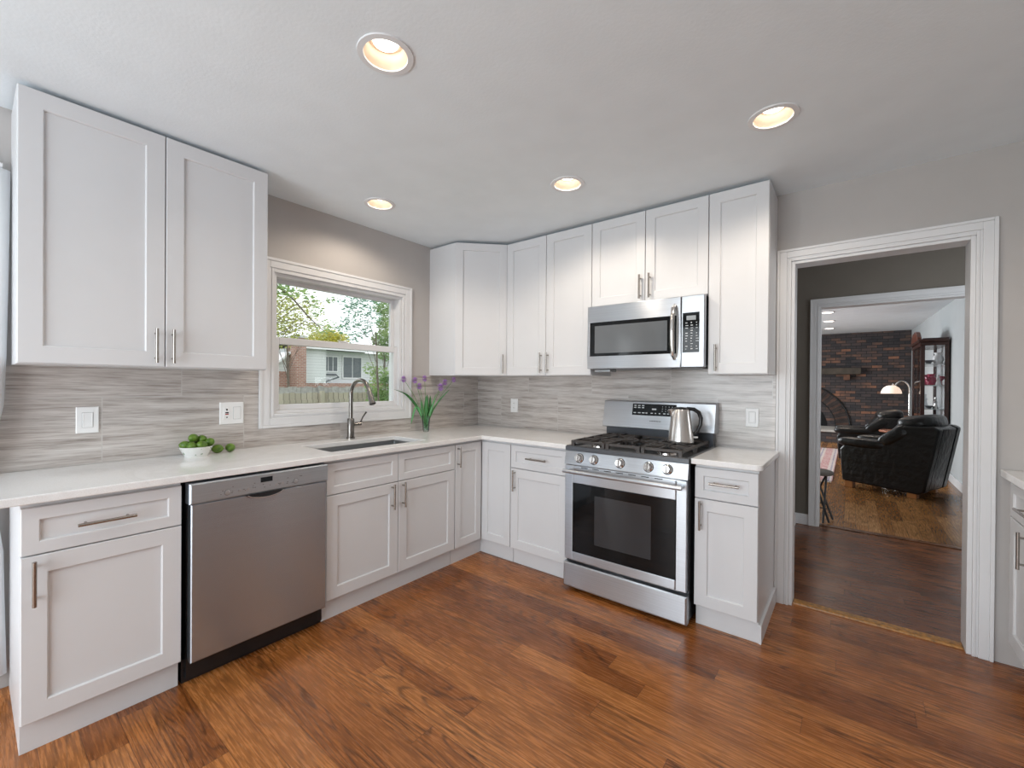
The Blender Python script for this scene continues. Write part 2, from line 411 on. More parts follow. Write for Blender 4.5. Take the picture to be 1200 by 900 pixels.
# window_1
y0, y1, z0, z1 = WIN
bm = new(); casing(bm, y0, y1, z0, z1, 0, .024, .085, 'LRTB', 'x')
win = struct('window_1', bm, TRIMW, bevel=.002)
bm = new()   # liner
box(bm, -.135, -.001, y0+.0005, y0+.02, z0, z1); box(bm, -.135, -.001, y1-.02, y1-.0005, z0, z1)
box(bm, -.135, -.001, y0+.02, y1-.02, z1-.02, z1-.0005); box(bm, -.135, -.001, y0+.02, y1-.02, z0+.0005, z0+.02)
obj('window_frame', bm, TRIMW, win)
def sash(name, x0, x1, a, b, c, d, st, top, bot):
    bm = new(); box(bm, x0, x1, a, a+st, c, d); box(bm, x0, x1, b-st, b, c, d)
    box(bm, x0, x1, a+st, b-st, d-top, d); box(bm, x0, x1, a+st, b-st, c, c+bot)
    s_ = obj(name, bm, TRIMW, win, bevel=.003)
    bm = new(); box(bm, (x0+x1)/2-.002, (x0+x1)/2+.002, a+st, b-st, c+bot, d-top); obj('pane', bm, GLASS, s_); return s_
sash('upper_sash', -.10, -.07, y0+.02, y1-.02, 1.555, z1-.02, .032, .025, .035)
sash('lower_sash', -.065, -.03, y0+.02, y1-.02, z0+.02, 1.59, .030, .045, .035)
bm = new(); box(bm, -.055, -.032, -1.40, -1.34, 1.5905, 1.600); obj('sash_lock', bm, TRIMW, win, bevel=.002)
# patio doors behind the camera (their frames)
bm = new()
for x in (.5, 1.95, 3.44): box(bm, x, x+.06, -5.24, -5.18, .1, 2.25)
box(bm, .56, 3.44, -5.24, -5.18, 2.19, 2.25); box(bm, .56, 3.44, -5.24, -5.18, .1, .16)
struct('window_2', bm, TRIMW)
bm = new()
for y in (-4.9, -4.03, -3.16): box(bm, -.09, -.03, y, y+.06, .03, 2.1)
box(bm, -.09, -.03, -4.84, -3.16, 2.04, 2.1); box(bm, -.09, -.03, -4.84, -3.16, .03, .09)
struct('window_3', bm, TRIMW)

# curtain beside the cabinet run
m = NT('sheer_white_curtain'); tr = m.n('ShaderNodeBsdfTranslucent'); tr.inputs[0].default_value = (.9, .92, .95, 1)
mx = m.n('ShaderNodeMixShader'); mx.inputs[0].default_value = .3
m.set(color=(.95, .96, .97), rough=.8); m.l(m.b.outputs[0], mx.inputs[1]); m.l(tr.outputs[0], mx.inputs[2]); m.l(mx.outputs[0], m.t.nodes['Material Output'].inputs[0])
bm = new(); prof = [(2.17, -2.928), (1.8, -2.932), (1.4, -2.938), (1.2, -2.945), (1.05, -2.97), (.95, -3.0), (.86, -3.0), (.75, -2.962), (.6, -2.945), (.3, -2.94), (.09, -2.936)]
g = []
for zz, ye in prof:
    row = []
    for k in range(61):
        t = k/60; y = ye-t*.75; row.append(bm.verts.new((.07+.022*math.sin(t*46)*(1-.3*math.cos(zz*3)), y, zz)))
    g.append(row)
for a, b in zip(g, g[1:]):
    for k in range(60): bm.faces.new((a[k], a[k+1], b[k+1], b[k]))
cur = obj('curtain', bm, m.m, smooth=True, angle=180); sd = cur.modifiers.new('s', 'SOLIDIFY'); sd.thickness = .002
tag(cur, 'sheer white floor-length curtain at the left end of the counter', 'curtain')
bm = new(); tube(bm, [(.07, -2.95, 2.185), (.07, -4.95, 2.185)], .012)
for y in (-2.98, -4.92): tube(bm, [(.07, y, 2.185), (.0005, y, 2.185)], .008)
tag(obj('curtain_rod', bm, TRIMW, smooth=True), 'thin white rod carrying the sheer curtain above the patio door', 'curtain rod')

# ------------------------------------------------------------------ cabinets (local frame: x along the wall, front at -y)
def wall_cab(label, loc, rotz, w, z0, z1, doors, handles, rail=.062, depth=.305):
    t = thing('wall_cabinet', label, 'cabinet', (loc[0], loc[1], z0), rotz)
    H = z1-z0
    bm = new(); box(bm, 0.0005, w-.0005, -depth, 0, 0, H); obj('body', bm, WHITE, t, bevel=.0015)
    for (a, b), h in zip(doors, handles):
        bm = new(); shaker(bm, a+.002, b-.002, .004, H-.004, -depth-.0205, rail); d = obj('door', bm, WHITE, t)
        if h is not None: bar_handle('handle', d, (h, .02), (h, .175), -depth-.0205)
    return t
def base_cab(label, loc, rotz, w, faces, depth=.58, toe=(.556), right_end=False, open_top=False, H=.8835):
    """faces: list of (kind, x0, x1, z0, z1, handle) kind drawer/door/panel"""
    t = thing('base_cabinet', label, 'cabinet', loc, rotz)
    bm = new()
    if open_top:
        box(bm, .0005, w-.0005, -depth, -.0003, .115, .133); box(bm, .0005, .018, -depth, -.0003, .1331, H); box(bm, w-.018, w-.0005, -depth, -.0003, .1331, H)
        box(bm, .0181, w-.0181, -.012, -.0003, .1331, H); box(bm, .0181, w-.0181, -depth, -depth+.016, .1331, H)
    else: box(bm, .0005, w-.0005, -depth, -.0003, .115, H)
    obj('body', bm, WHITE, t, bevel=.0015)
    bm = new(); box(bm, .001, w-.001, -toe, -.01, 0, .1149)
    if right_end: box(bm, w-.001, w+.012, -toe-.006, -.03, 0, .095)
    obj('toe_kick', bm, WHITE, t, bevel=.0015)
    for kind, a, b, c, d, h in faces:
        bm = new()
        if kind == 'door': shaker(bm, a, b, c, d, -depth-.0205, .062)
        else: shaker(bm, a, b, c, d, -depth-.0205, .042 if b-a > .3 else .036)
        f = obj('drawer_front' if kind != 'door' else 'door', bm, WHITE, t)
        if h: bar_handle('handle', f, h[0], h[1], -depth-.0205)
    return t
ZB, ZT = 1.369, 2.436
Q = math.pi/2
# window wall: root at (0, y, .) rotated +90
wall_cab('tall white double-door wall cabinet left of the window', (0, -2.924), Q, .895, ZB, ZT, [(0, .452), (.452, .895)], [.416, .478], .066)
# diagonal corner wall cabinet
t = thing('corner_wall_cabinet', 'white diagonal corner wall cabinet right of the window', 'cabinet', (0, 0, ZB)); H = ZT-ZB
bm = new(); poly = [(0, 0), (.6095, 0), (.6095, -.305), (.305, -.6095), (0, -.6095)]
lo = [bm.verts.new((x, y, 0)) for x, y in poly]; hi = [bm.verts.new((x, y, H)) for x, y in poly]
bm.faces.new(lo[::-1]); bm.faces.new(hi)
for k in range(5): bm.faces.new((lo[k], lo[(k+1) % 5], hi[(k+1) % 5], hi[k]))
obj('body', bm, WHITE, t, bevel=.0015)
dl = math.hypot(.3045, .3045)
bm = new(); shaker(bm, .006, dl-.012, .004, H-.004, -.0205, .058)
d = obj('door', bm, WHITE, t, loc=(.305, -.6095, 0), rotz=R(45)); bar_handle('handle', d, (dl-.046, .02), (dl-.046, .172), -.0205)
wall_cab('white double-door wall cabinet left of the microwave', (.611, 0), 0, .767, ZB, ZT, [(0, .3835), (.3835, .767)], [.335+.012, .4195-.012])
wall_cab('short white double-door wall cabinet above the microwave', (1.3785, 0), 0, .7665, 1.842, ZT, [(0, .383), (.383, .7665)], [.355, .418], .058)
wall_cab('narrow white wall cabinet right of the microwave', (2.1455, 0), 0, .311, ZB, ZT, [(0, .311)], [.046], .06)
# base cabinets, window wall (root y = lower end)
base_cab('white base cabinet left of the dishwasher, with wide drawer over one door', (0, -2.928, 0), Q, .452,
         [('drawer', .002, .450, .702, .865, ((.137, .783), (.300, .783))), ('door', .002, .450, .121, .697, ((.032, .53), (.032, .685)))])
base_cab('white sink base cabinet with two doors under two false drawer fronts', (0, -1.844, 0), Q, .962,
         [('drawer', .006, .472, .694, .865, None), ('drawer', .476, .960, .694, .865, None),
          ('door', .006, .472, .121, .689, ((.424, .53), (.424, .685))), ('door', .476, .960, .121, .689, ((.505, .53), (.505, .685)))], open_top=True)
# corner base
t = thing('corner_base_cabinet', 'white corner base cabinet with two tall doors meeting at the inside corner', 'cabinet', (0, 0, 0))
bm = new(); slab_cells(bm, [0.0003, .58, .8805], [-.8805, -.58, -.0003], lambda x, y: x < .58 or y > -.58, .115, .8835); obj('body', bm, WHITE, t)
bm = new(); slab_cells(bm, [.01, .556, .8795], [-.8795, -.556, -.01], lambda x, y: x < .556 or y > -.556, 0, .1149); obj('toe_kick', bm, WHITE, t)
bm = new(); shaker(bm, .003, .2755, .121, .865, -.0205, .056)
d = obj('door', bm, WHITE, t, loc=(.58, -.8805, 0), rotz=Q); bar_handle('handle', d, (.024, .705), (.024, .858), -.0205)
bm = new(); shaker(bm, .0225, .2985, .121, .865, -.0205, .056)
obj('door', bm, WHITE, t, loc=(.58, -.58, 0))
# base cabinets, range wall
base_cab('white base cabinet between the corner and the range, drawer over door', (.8815, 0, 0), 0, .484,
         [('drawer', .003, .481, .702, .865, ((.157, .783), (.322, .783))), ('door', .003, .481, .121, .697, ((.045, .54), (.045, .69)))])
base_cab('narrow white end base cabinet right of the range, drawer over door', (2.153, 0, 0), 0, .305,
         [('drawer', .002, .303, .702, .865, ((.078, .79), (.222, .79))), ('door', .002, .303, .121, .697, ((.034, .535), (.034, .69)))], right_end=True)
# right wall base cabinet
base_cab('white base cabinet cut off at the right edge, beside the doorway', (4.0, -.004, 0), -Q, .9,
         [('drawer', .03, .47, .712, .865, ((.25, .785), (.40, .785))), ('door', .03, .47, .121, .706, ((.31, .545), (.31, .70))),
          ('drawer', .474, .897, .712, .865, ((.6, .785), (.77, .785))), ('door', .474, .897, .121, .706, ((.52, .545), (.52, .70)))], depth=.58, toe=.535)

# ------------------------------------------------------------------ countertops, sink, backsplash
CF = .634; ZC0, ZC = .884, .914
SX = (.165, .515); SY = (-1.765, -1.085)
bm = new(); slab_cells(bm, [0.011, SX[0], SX[1], CF, 1.368], [-2.985, SY[0], SY[1], -CF, -.011], lambda x, y: (x < CF or y > -CF) and not (SX[0] < x < SX[1] and SY[0] < y < SY[1]), ZC0, ZC)
tag(obj('countertop', bm, QUARTZ, bevel=.004), 'L-shaped white quartz countertop running round the corner under the window', 'countertop')
bm = new(); box(bm, 2.142, 2.478, -CF, -.011, ZC0, ZC)
ed = [e for e in bm.edges if abs(e.verts[0].co.z-e.verts[1].co.z) > .01 and e.verts[0].co.x > 2.4 and e.verts[0].co.y < -.5]
bmesh.ops.bevel(bm, geom=ed, offset=.03, segments=6, affect='EDGES', profile=.5)
tag(obj('countertop', bm, QUARTZ, bevel=.004), 'small white quartz countertop right of the range', 'countertop')
bm = new(); box(bm, 3.373, 3.9995, -.93, -.002, ZC0, ZC+.004)
tag(obj('countertop', bm, QUARTZ, bevel=.004), 'white countertop at the right edge beyond the doorway', 'countertop')
bm = new(); box(bm, .0003, .0105, -2.985, y0-.0855, ZC-.0, 1.3685); box(bm, .0003, .0105, y0-.0855, y1+.0855, ZC, z0-.0855)
box(bm, .0003, .0105, y1+.0855, -.0105, ZC, 1.3685)
tag(obj('backsplash', bm, TILE_L), 'grey vein-cut stone tile backsplash under the window', 'backsplash')
bm = new(); box(bm, .0003, 1.3779, -.0105, -.0003, ZC, 1.3685); box(bm, 1.3779, 2.145, -.0105, -.0003, .88, 1.41); box(bm, 2.145, 2.4555, -.0105, -.0003, ZC, 1.3685)
tag(obj('backsplash', bm, TILE_B), 'grey vein-cut stone tile backsplash behind the range', 'backsplash')
# sink
t = thing('sink', 'stainless steel undermount sink set in the countertop below the window', 'sink', ((SX[0]+SX[1])/2, sum(SY)/2, .68))
hx, hy = .185, .35; bm = new()
rings = []
for hxx, hyy, zz in ((hx+.02, hy+.02, .2035), (hx, hy, .2035), (hx-.006, hy-.006, .03), (hx-.03, hy-.03, .004), (.045, .045, 0)):
    rings.append([bm.verts.new((sx*hxx, sy*hyy, zz)) for sx, sy in ((-1, -1), (1, -1), (1, 1), (-1, 1))])
for a, b in zip(rings, rings[1:]):
    for k in range(4): bm.faces.new((a[k], a[(k+1) % 4], b[(k+1) % 4], b[k]))
bm.faces.new(rings[-1])
bs = obj('basin', bm, STEELD, t, bevel=.006)
bm = new(); lathe(bm, [(.052, .002), (.05, .006), (.036, .004), (.034, .001), (0, .001)], (0, 0, 0)); obj('drain', bm, CHROME, t, smooth=True)
# faucet
t = thing('faucet', 'tall brushed nickel pull-down faucet standing behind the sink', 'faucet', (.075, -1.38, ZC))
bm = new(); lathe(bm, [(0, 0), (.028, 0), (.028, .012), (.0235, .015), (.0235, .138), (.021, .142), (0, .142)]); obj('body', bm, FAUC, t, smooth=True)
pts = [(0, 0, .14), (0, 0, .30)]
for k in range(0, 15):
    a = math.pi*(1-k/14*.90); pts.append((.105+.105*math.cos(a), .008*k/14, .305+.105*math.sin(a)))
q = Vector(pts[-1]); dirv = (Vector(pts[-1])-Vector(pts[-2])).normalized()
bm = new(); tube(bm, pts, .0135, 16); obj('spout', bm, FAUC, t, smooth=True)
bm = new(); tube(bm, [q, q+dirv*.02, q+dirv*.075, q+dirv*.095], [.0155, .017, .020, .0235], 20); sh = obj('spray_head', bm, FAUC, t, smooth=True)
bm = new(); tube(bm, [q+dirv*.0952, q+dirv*.099], [.019, .017], 20); obj('spray_face', bm, BLACK, sh, smooth=True)
bm = new(); tube(bm, [(0, .02, .10), (.01, .075, .102)], .0135, 14); tube(bm, [(.008, .067, .104), (.02, .082, .15), (.035, .10, .185)], [.005, .0048, .006], 10); obj('lever', bm, FAUC, t, smooth=True)

# ------------------------------------------------------------------ dishwasher
t = thing('dishwasher', 'stainless steel dishwasher under the counter between two base cabinets', 'dishwasher', (0, -2.474, 0), Q)
W = .630
bm = new(); box(bm, .02, W-.006, -.575, -.05, .02, .86); box(bm, .008, W-.004, -.555, -.1, .0, .10); obj('tub', bm, BLACK, t)
bm = new(); panel(bm, .022, W-.010, .108, .782, -.628, [(0, .05), (0, .004), (.004, 0)]); dr = obj('door_panel', bm, steel('dishwasher_steel', (.46, .50, .55), .27, .92), t)
bm = new(); panel(bm, .015, W-.004, .784, .872, -.634, [(0, .06), (0, .006), (.006, 0)]); cp = obj('control_panel', bm, steel('light_control_panel', (.52, .57, .62), .36, .5), t)
bm = new()   # pocket handle
poly = [(.225 + .18*k/12, -.020*math.sin(math.pi*k/12)**.5 if 0 < k < 12 else 0) for k in range(13)]
vs = [bm.verts.new((x, -.6345, .783+z)) for x, z in poly]; bm.faces.new(vs)
vs2 = [bm.verts.new((x, -.629, .783+z)) for x, z in poly]
for a in range(12): bm.faces.new((vs[a], vs[a+1], vs2[a+1], vs2[a]))
obj('pocket_handle', bm, BLACK, cp)
bm = new(); tube(bm, [(.235+.16*k/12, -.640, .781-.019*math.sin(math.pi*k/12)**.6) for k in range(13)], .0022, 8); obj('handle_lip', bm, CHROME, cp, smooth=True)
bm = new(); box(bm, .292, .345, -.6348, -.633, .832, .855); obj('display', bm, BLACKGL, cp)
for x, r in ((.155, .0115), (.455, .0115)):
    bm = new(); lathe(bm, [(r, .0), (r, -.003), (r-.0015, -.0035), (0, -.0035)], (x, -.634, .812), 20, 'y'); b_ = obj('button', bm, STEEL, cp, smooth=True)
    bm = new(); lathe(bm, [(r+.0016, 0), (r+.0016, -.0006), (r, -.0006), (r, 0)], (x, -.634, .812), 24, 'y'); obj('button_ring', bm, DIMPR, b_)
for x in (.205, .238, .362, .392):
    bm = new(); lathe(bm, [(.0065, .0), (.0065, -.0022), (0, -.0028)], (x, -.634, .812), 16, 'y'); obj('button', bm, STEEL, cp, smooth=True)
random.seed(3)
for k in range(26):
    x = random.choice([.13, .175, .22, .256, .264, .30, .306, .335, .376, .41, .43, .475])+random.uniform(-.006, .006); z = random.choice([.806, .812, .82, .832])
    bm = new(); box(bm, x, x+random.uniform(.003, .009), -.6346, -.634, z, z+.0028); obj('panel_mark', bm, DIMPR, cp)

# ------------------------------------------------------------------ range
t = thing('gas_range', 'freestanding stainless steel gas range with black cast iron grates', 'range', (1.3755, 0, 0)); W = .7615
bm = new(); box(bm, 0, W, -.625, -.035, .03, .893)
for x in (.04, W-.04):
    for y in (-.58, -.08): tube(bm, [(x, y, 0), (x, y, .031)], .018)
obj('body', bm, BLACK, t, bevel=.002)
# drawer
bm = new(); panel(bm, .0, W, .022, .175, -.672, [(0, .045), (0, .006), (.008, 0)])
obj('storage_drawer', bm, STEEL, t)
bm = new(); g0, g1, h0, h1 = .062, W-.062, .250, .682
for a, b, c, d in ((.004, g0, .195, .792), (g1, W-.004, .195, .792), (g0, g1, .195, h0), (g0, g1, h1, .792)): box(bm, a, b, -.665, -.626, c, d)
bmesh.ops.remove_doubles(bm, verts=bm.verts[:], dist=.0002)
dr = obj('oven_door', bm, STEEL, t, bevel=.004)
bm = new(); panel(bm, g0-.001, g1+.001, h0-.001, h1+.001, -.668, [(0, .012), (0, .002), (.003, 0)]); gl = obj('oven_window', bm, BLACKGL, dr)
TINT = plain('tinted_inner_glass', (.035, .038, .042), .07, spec=.5)
bm = new(); box(bm, .215, .565, -.6686, -.6679, .325, .625); obj('window_screen', bm, TINT, gl)
bm = new(); hz = .762
tube(bm, [(.018, -.712, hz), (W-.018, -.712, hz)], .0125, 16)
for x in (.03, W-.03): tube(bm, [(x, -.712, hz), (x, -.66, hz-.004)], .010, 12)
obj('handle', bm, STEEL, dr, smooth=True)
for k in range(7):
    bm = new(); box(bm, .12+k*.077, .165+k*.077, -.6654, -.660, .783, .788); obj('door_vent', bm, BLACK, dr)
# sloped control panel
bm = new()
pr = [(-.667, .797), (-.667, .803), (-.650, .884), (-.60, .884), (-.60, .797)]
a_ = [bm.verts.new((0.0, y, z)) for y, z in pr]; b_ = [bm.verts.new((W, y, z)) for y, z in pr]
bm.faces.new(a_); bm.faces.new(b_[::-1])
for k in range(5): bm.faces.new((a_[k], a_[(k+1) % 5], b_[(k+1) % 5], b_[k]))
cp = obj('control_panel', bm, STEEL, t, bevel=.002)
for x in (.105, .205, .375, .545, .652):
    bm = new(); lathe(bm, [(.027, 0), (.027, -.006), (.0225, -.009), (.0215, -.030), (.019, -.034), (0, -.034)], (0, 0, 0), 28, 'y')
    k_ = obj('burner_knob', bm, CHROME, cp, smooth=True); k_.location = (x, -.657, .842); k_.rotation_euler = (R(-12), 0, 0)
    bm = new(); box(bm, -.004, .004, -.042, -.034, -.021, .021); obj('knob_grip', bm, CHROME, k_, bevel=.002)
    bm = new(); lathe(bm, [(.030, .001), (.030, -.004), (.026, -.004)], (0, 0, 0), 28, 'y'); obj('knob_bezel', bm, BLACK, k_, smooth=True)
# cooktop
bm = new(); panel(bm, 0, W, -.655, -.06, 0, [(0, .030), (0, .006), (.008, 0), (.02, 0), (.03, .012)])
for v in bm.verts: v.co = Vector((v.co.x, v.co.z, .915-v.co.y))
ct = obj('cooktop', bm, plain('dark_steel_cooktop', (.10, .105, .115), .28, .6), t)
burn = [(.165, -.50, .045), (.165, -.215, .035), (.381, -.36, .05), (.597, -.50, .05), (.597, -.215, .035)]
for x, y, r in burn:
    bm = new(); lathe(bm, [(r+.008, 0), (r+.006, .010), (r-.004, .014), (r-.004, .010)], (x, y, .903), 24); b_ = obj('burner', bm, CHROME, ct, smooth=True)
    bm = new(); lathe(bm, [(r-.006, .012), (r-.004, .020), (r-.01, .024), (0, .024)], (x, y, .903), 24); obj('burner_cap', bm, BLACK, b_, smooth=True)
def grate(x0, x1, cs):
    bm = new(); y0, y1 = -.635, -.085; zt = .950; th = .007
    for y in (y0, y1): box(bm, x0, x1, y-th, y+th, zt-.016, zt)
    for x in (x0+th, x1-th): box(bm, x-th, x+th, y0, y1, zt-.016, zt)
    box(bm, x0, x1, -.36-th, -.36+th, zt-.014, zt)
    for cx, cy in cs:
        for k in range(4):
            a = k*Q
            dx, dy = math.cos(a), math.sin(a); L = min((x1-x0)/2 if k % 2 == 0 else .14, .14)
            M = Matrix.Translation((cx, cy, 0)) @ Matrix.Rotation(a, 4, 'Z')
            box(bm, .022, L, -.006, .006, zt-.012, zt+.004, M=M)
        for k in range(4):
            M = Matrix.Translation((cx, cy, 0)) @ Matrix.Rotation(a+k*Q+Q/2, 4, 'Z')
            box(bm, .04, .12, -.005, .005, zt-.012, zt+.003, M=M)
    for x in (x0+.012, x1-.012):
        for y in (y0, -.36, y1): box(bm, x-.011, x+.011, y-.012, y+.012, .901, zt-.002)
    return obj('grate', bm, CAST, ct, bevel=.002)
grate(.035, .268, [(.165, -.50), (.165, -.215)]); grate(.272, .489, [(.381, -.36)]); grate(.493, .726, [(.597, -.50), (.597, -.215)])
# backguard
bm = new(); box(bm, .012, W-.012, -.09, -.03, .885, 1.02); bgd = obj('backguard_riser', bm, plain('dark_riser', (.06, .065, .075), .3, .5), t)
bm = new(); pr = [(-.125, 1.003), (-.118, .998), (-.0125, .998), (-.0125, 1.19), (-.075, 1.19), (-.085, 1.184)]
a_ = [bm.verts.new((-.006, y, z)) for y, z in pr]; b_ = [bm.verts.new((W+.004, y, z)) for y, z in pr]
bm.faces.new(a_); bm.faces.new(b_[::-1])
for k in range(6): bm.faces.new((a_[k], a_[(k+1) % 6], b_[(k+1) % 6], b_[k]))
bg_ = obj('backguard', bm, STEEL, t, bevel=.002)
sl = (.125-.085)/(1.184-1.003)
Mg = lambda z: -.125+(z-1.003)*sl
def bgbox(bm, x0, x1, z0, z1, o0, o1):
    vs = [bm.verts.new(p) for p in ((x0, Mg(z0)-o1, z0), (x1, Mg(z0)-o1, z0), (x1, Mg(z0)-o0, z0), (x0, Mg(z0)-o0, z0), (x0, Mg(z1)-o1, z1), (x1, Mg(z1)-o1, z1), (x1, Mg(z1)-o0, z1), (x0, Mg(z1)-o0, z1))]
    for f in ((0, 3, 2, 1), (4, 5, 6, 7), (0, 1, 5, 4), (1, 2, 6, 5), (2, 3, 7, 6), (3, 0, 4, 7)): bm.faces.new([vs[i] for i in f])
bm = new(); bgbox(bm, .215, .520, 1.092, 1.172, -.001, .0015); pn = obj('touch_panel', bm, BLACKGL, bg_)
random.seed(5); bm = new()
for k in range(9):
    x = .225+.03*k + random.uniform(-.003, .003); w_ = random.uniform(.008, .02)
    bgbox(bm, x, x+w_, 1.106, 1.112, .0015, .0018)
for i in range(3):
    for j in range(2): bgbox(bm, .226+i*.028, .243+i*.028, 1.142+j*.014, 1.148+j*.014, .0015, .0018)
for i in range(4):
    for j in range(3): bgbox(bm, .425+i*.022, .429+i*.022, 1.124+j*.015, 1.128+j*.015, .0015, .0018)
bgbox(bm, .355, .385, 1.132, 1.142, .0015, .0018)
obj('panel_print', bm, PRINT, pn)
bm = new()
for k in range(9): bgbox(bm, .345+k*.009, .351+k*.009, 1.052, 1.059, -.0005, .0008)
obj('maker_mark', bm, DIMPR, bg_)

# ------------------------------------------------------------------ microwave
t = thing('microwave', 'stainless steel over-the-range microwave with black door window', 'microwave', (1.3815, 0, 1.412)); W = .760; H = .428
bm = new(); box(bm, .004, W-.004, -.345, -.011, .008, H-.002); obj('case', bm, BLACK, t, bevel=.002)
bm = new(); dx = .625
for a, b, c, d in ((0, dx, .0, .085), (0, dx, .315, H-.002), (0, .018, .085, .315), (dx-.026, dx, .085, .315)): box(bm, a, b, -.385, -.346, c, d)
bmesh.ops.remove_doubles(bm, verts=bm.verts[:], dist=.0002)
dr = obj('door', bm, STEEL, t, bevel=.003)
bm = new(); panel(bm, .017, dx-.025, .084, .316, -.3855, [(0, .01), (0, .001), (.002, 0)]); gl = obj('door_glass', bm, BLACKGL, dr)
MTINT = plain('grey_mesh_window', (.13, .14, .15), .12, spec=.5)
bm = new(); box(bm, .055, .545, -.3863, -.3856, .105, .290); obj('mesh_window', bm, MTINT, gl)
bm = new(); hx = .590
tube(bm, [(hx, -.388, .052), (hx, -.418, .075), (hx, -.430, .14), (hx, -.433, .215), (hx, -.430, .29), (hx, -.418, .355), (hx, -.388, .378)], [.009, .011, .013, .013, .013, .011, .009], 14)
obj('handle', bm, CHROME, dr, smooth=True)
bm = new(); panel(bm, dx+.003, W, 0, H-.002, -.385, [(0, .04), (0, .004), (.004, 0)]); cp = obj('control_panel', bm, STEEL, t)
bm = new(); box(bm, dx+.012, W-.028, -.3862, -.384, .088, .325); kp = obj('keypad', bm, BLACKGL, cp)
bm = new(); box(bm, dx+.034, W-.048, -.3868, -.3862, .280, .306); obj('display', bm, plain('display_grey', (.3, .33, .35), .3), kp)
bm = new(); random.seed(9)
for r_ in range(11):
    for c_ in range(3):
        if r_ in (3, 8) and c_ != 1: continue
        x = dx+.028+c_*.03; z = .262-r_*.0155; box(bm, x, x+random.uniform(.006, .018), -.3866, -.3862, z, z+random.uniform(.003, .006))
obj('keypad_print', bm, PRINT, kp)
bm = new(); box(bm, .03, W-.03, -.33, -.05, -.004, .008); uf = obj('underside', bm, BLACK, t)
bm = new(); box(bm, .20, .56, -.36, -.3405, -.006, .0); obj('vent_grille', bm, DIMPR, uf)
bm = new(); box(bm, .012, .13, -.30, -.2, -.018, -.004); obj('filter_tab', bm, STEELD, uf)

# ------------------------------------------------------------------ kettle
t = thing('electric_kettle', 'brushed steel electric kettle on the right rear burner of the range', 'kettle', (1.995, -.325, .9545))
KS = steel('kettle_steel', (.66, .64, .62), .22, .6)
bm = new(); lathe(bm, [(0, 0), (.074, 0), (.077, .006), (.076, .016), (.052, .195), (.047, .203), (.044, .204)], seg=40); obj('jug', bm, KS, t, smooth=True)
bm = new(); lathe(bm, [(.0445, .202), (.043, .210), (.03, .215), (0, .217)], seg=32); obj('lid', bm, BLACK, t, smooth=True)
hd = Vector((.85, .52, 0)).normalized()
bm = new(); tube(bm, [hd*a+Vector((0, 0, b)) for a, b in ((.035, .208), (.075, .204), (.105, .185), (.118, .15), (.115, .11), (.098, .07), (.072, .05))], [.010, .012, .0125, .0125, .012, .011, .009], 12); obj('handle', bm, BLACK, t, smooth=True)
bm = new(); sp = [Vector((-.045*hd.x, -.045*hd.y, z)) for z in (.15, .175, .198)]
tube(bm, [(-.050*hd.x, -.050*hd.y, .15), (-.058*hd.x, -.058*hd.y, .180), (-.066*hd.x, -.066*hd.y, .2)], [.008, .013, .017], 12); obj('spout', bm, KS, t, smooth=True)
bm = new(); M = Matrix.Rotation(math.atan2(hd.y, hd.x), 4, 'Z'); box(bm, .074, .10, -.008, .008, .028, .038, M=M); obj('switch', bm, PLATE, t, bevel=.002)

# ------------------------------------------------------------------ vase of flowers
VX, VY = .12, -.742
t = thing('glass_vase', 'slim clear glass vase holding purple flowers beside the window', 'vase', (VX, VY, ZC))
bm = new(); lathe(bm, [(0, .001), (.021, .001), (.024, .01), (.034, .13), (.0325, .13), (.0225, .014), (0, .012)], seg=32); obj('glass_body', bm, VGLASS, t, smooth=True)
bm = new(); lathe(bm, [(0, .0125), (.0215, .0145), (.028, .085), (0, .085)], seg=24); obj('water', bm, glass_mat('water', (.86, .95, .90), .5), t, smooth=True)
STEM = plain('green_stem', (.10, .24, .06), .5, var=.2); LEAF = plain('dark_green_leaf', (.035, .16, .035), .45, var=.35, scale=20.); PET = plain('lilac_petal', (.50, .30, .62), .6, var=.3, scale=80.)
rt = Vector((math.cos(R(38.26)), math.sin(R(38.26)), 0)); fwv = Vector((-rt.y, rt.x, 0))
k1 = 1/ (504.18/3.43)       # metres per pixel at the vase
base = Vector((VX, VY, ZC))
heads = [(476, 444, .0, 'leftmost purple flower, in front of the window casing'), (487, 445, .03, 'second purple flower from the left in the vase'), (497, 443, -.02, 'third purple flower from the left, dark centred, at the top'), (493, 452, .05, 'purple flower hanging lower in the left cluster'),
         (517, 453, .02, 'large purple flower leaning right of the vase'), (521, 447, -.03, 'purple flower behind the large right-leaning one'), (532, 444, .0, 'small purple flower at the far right under the wall cabinet')]
random.seed(21)
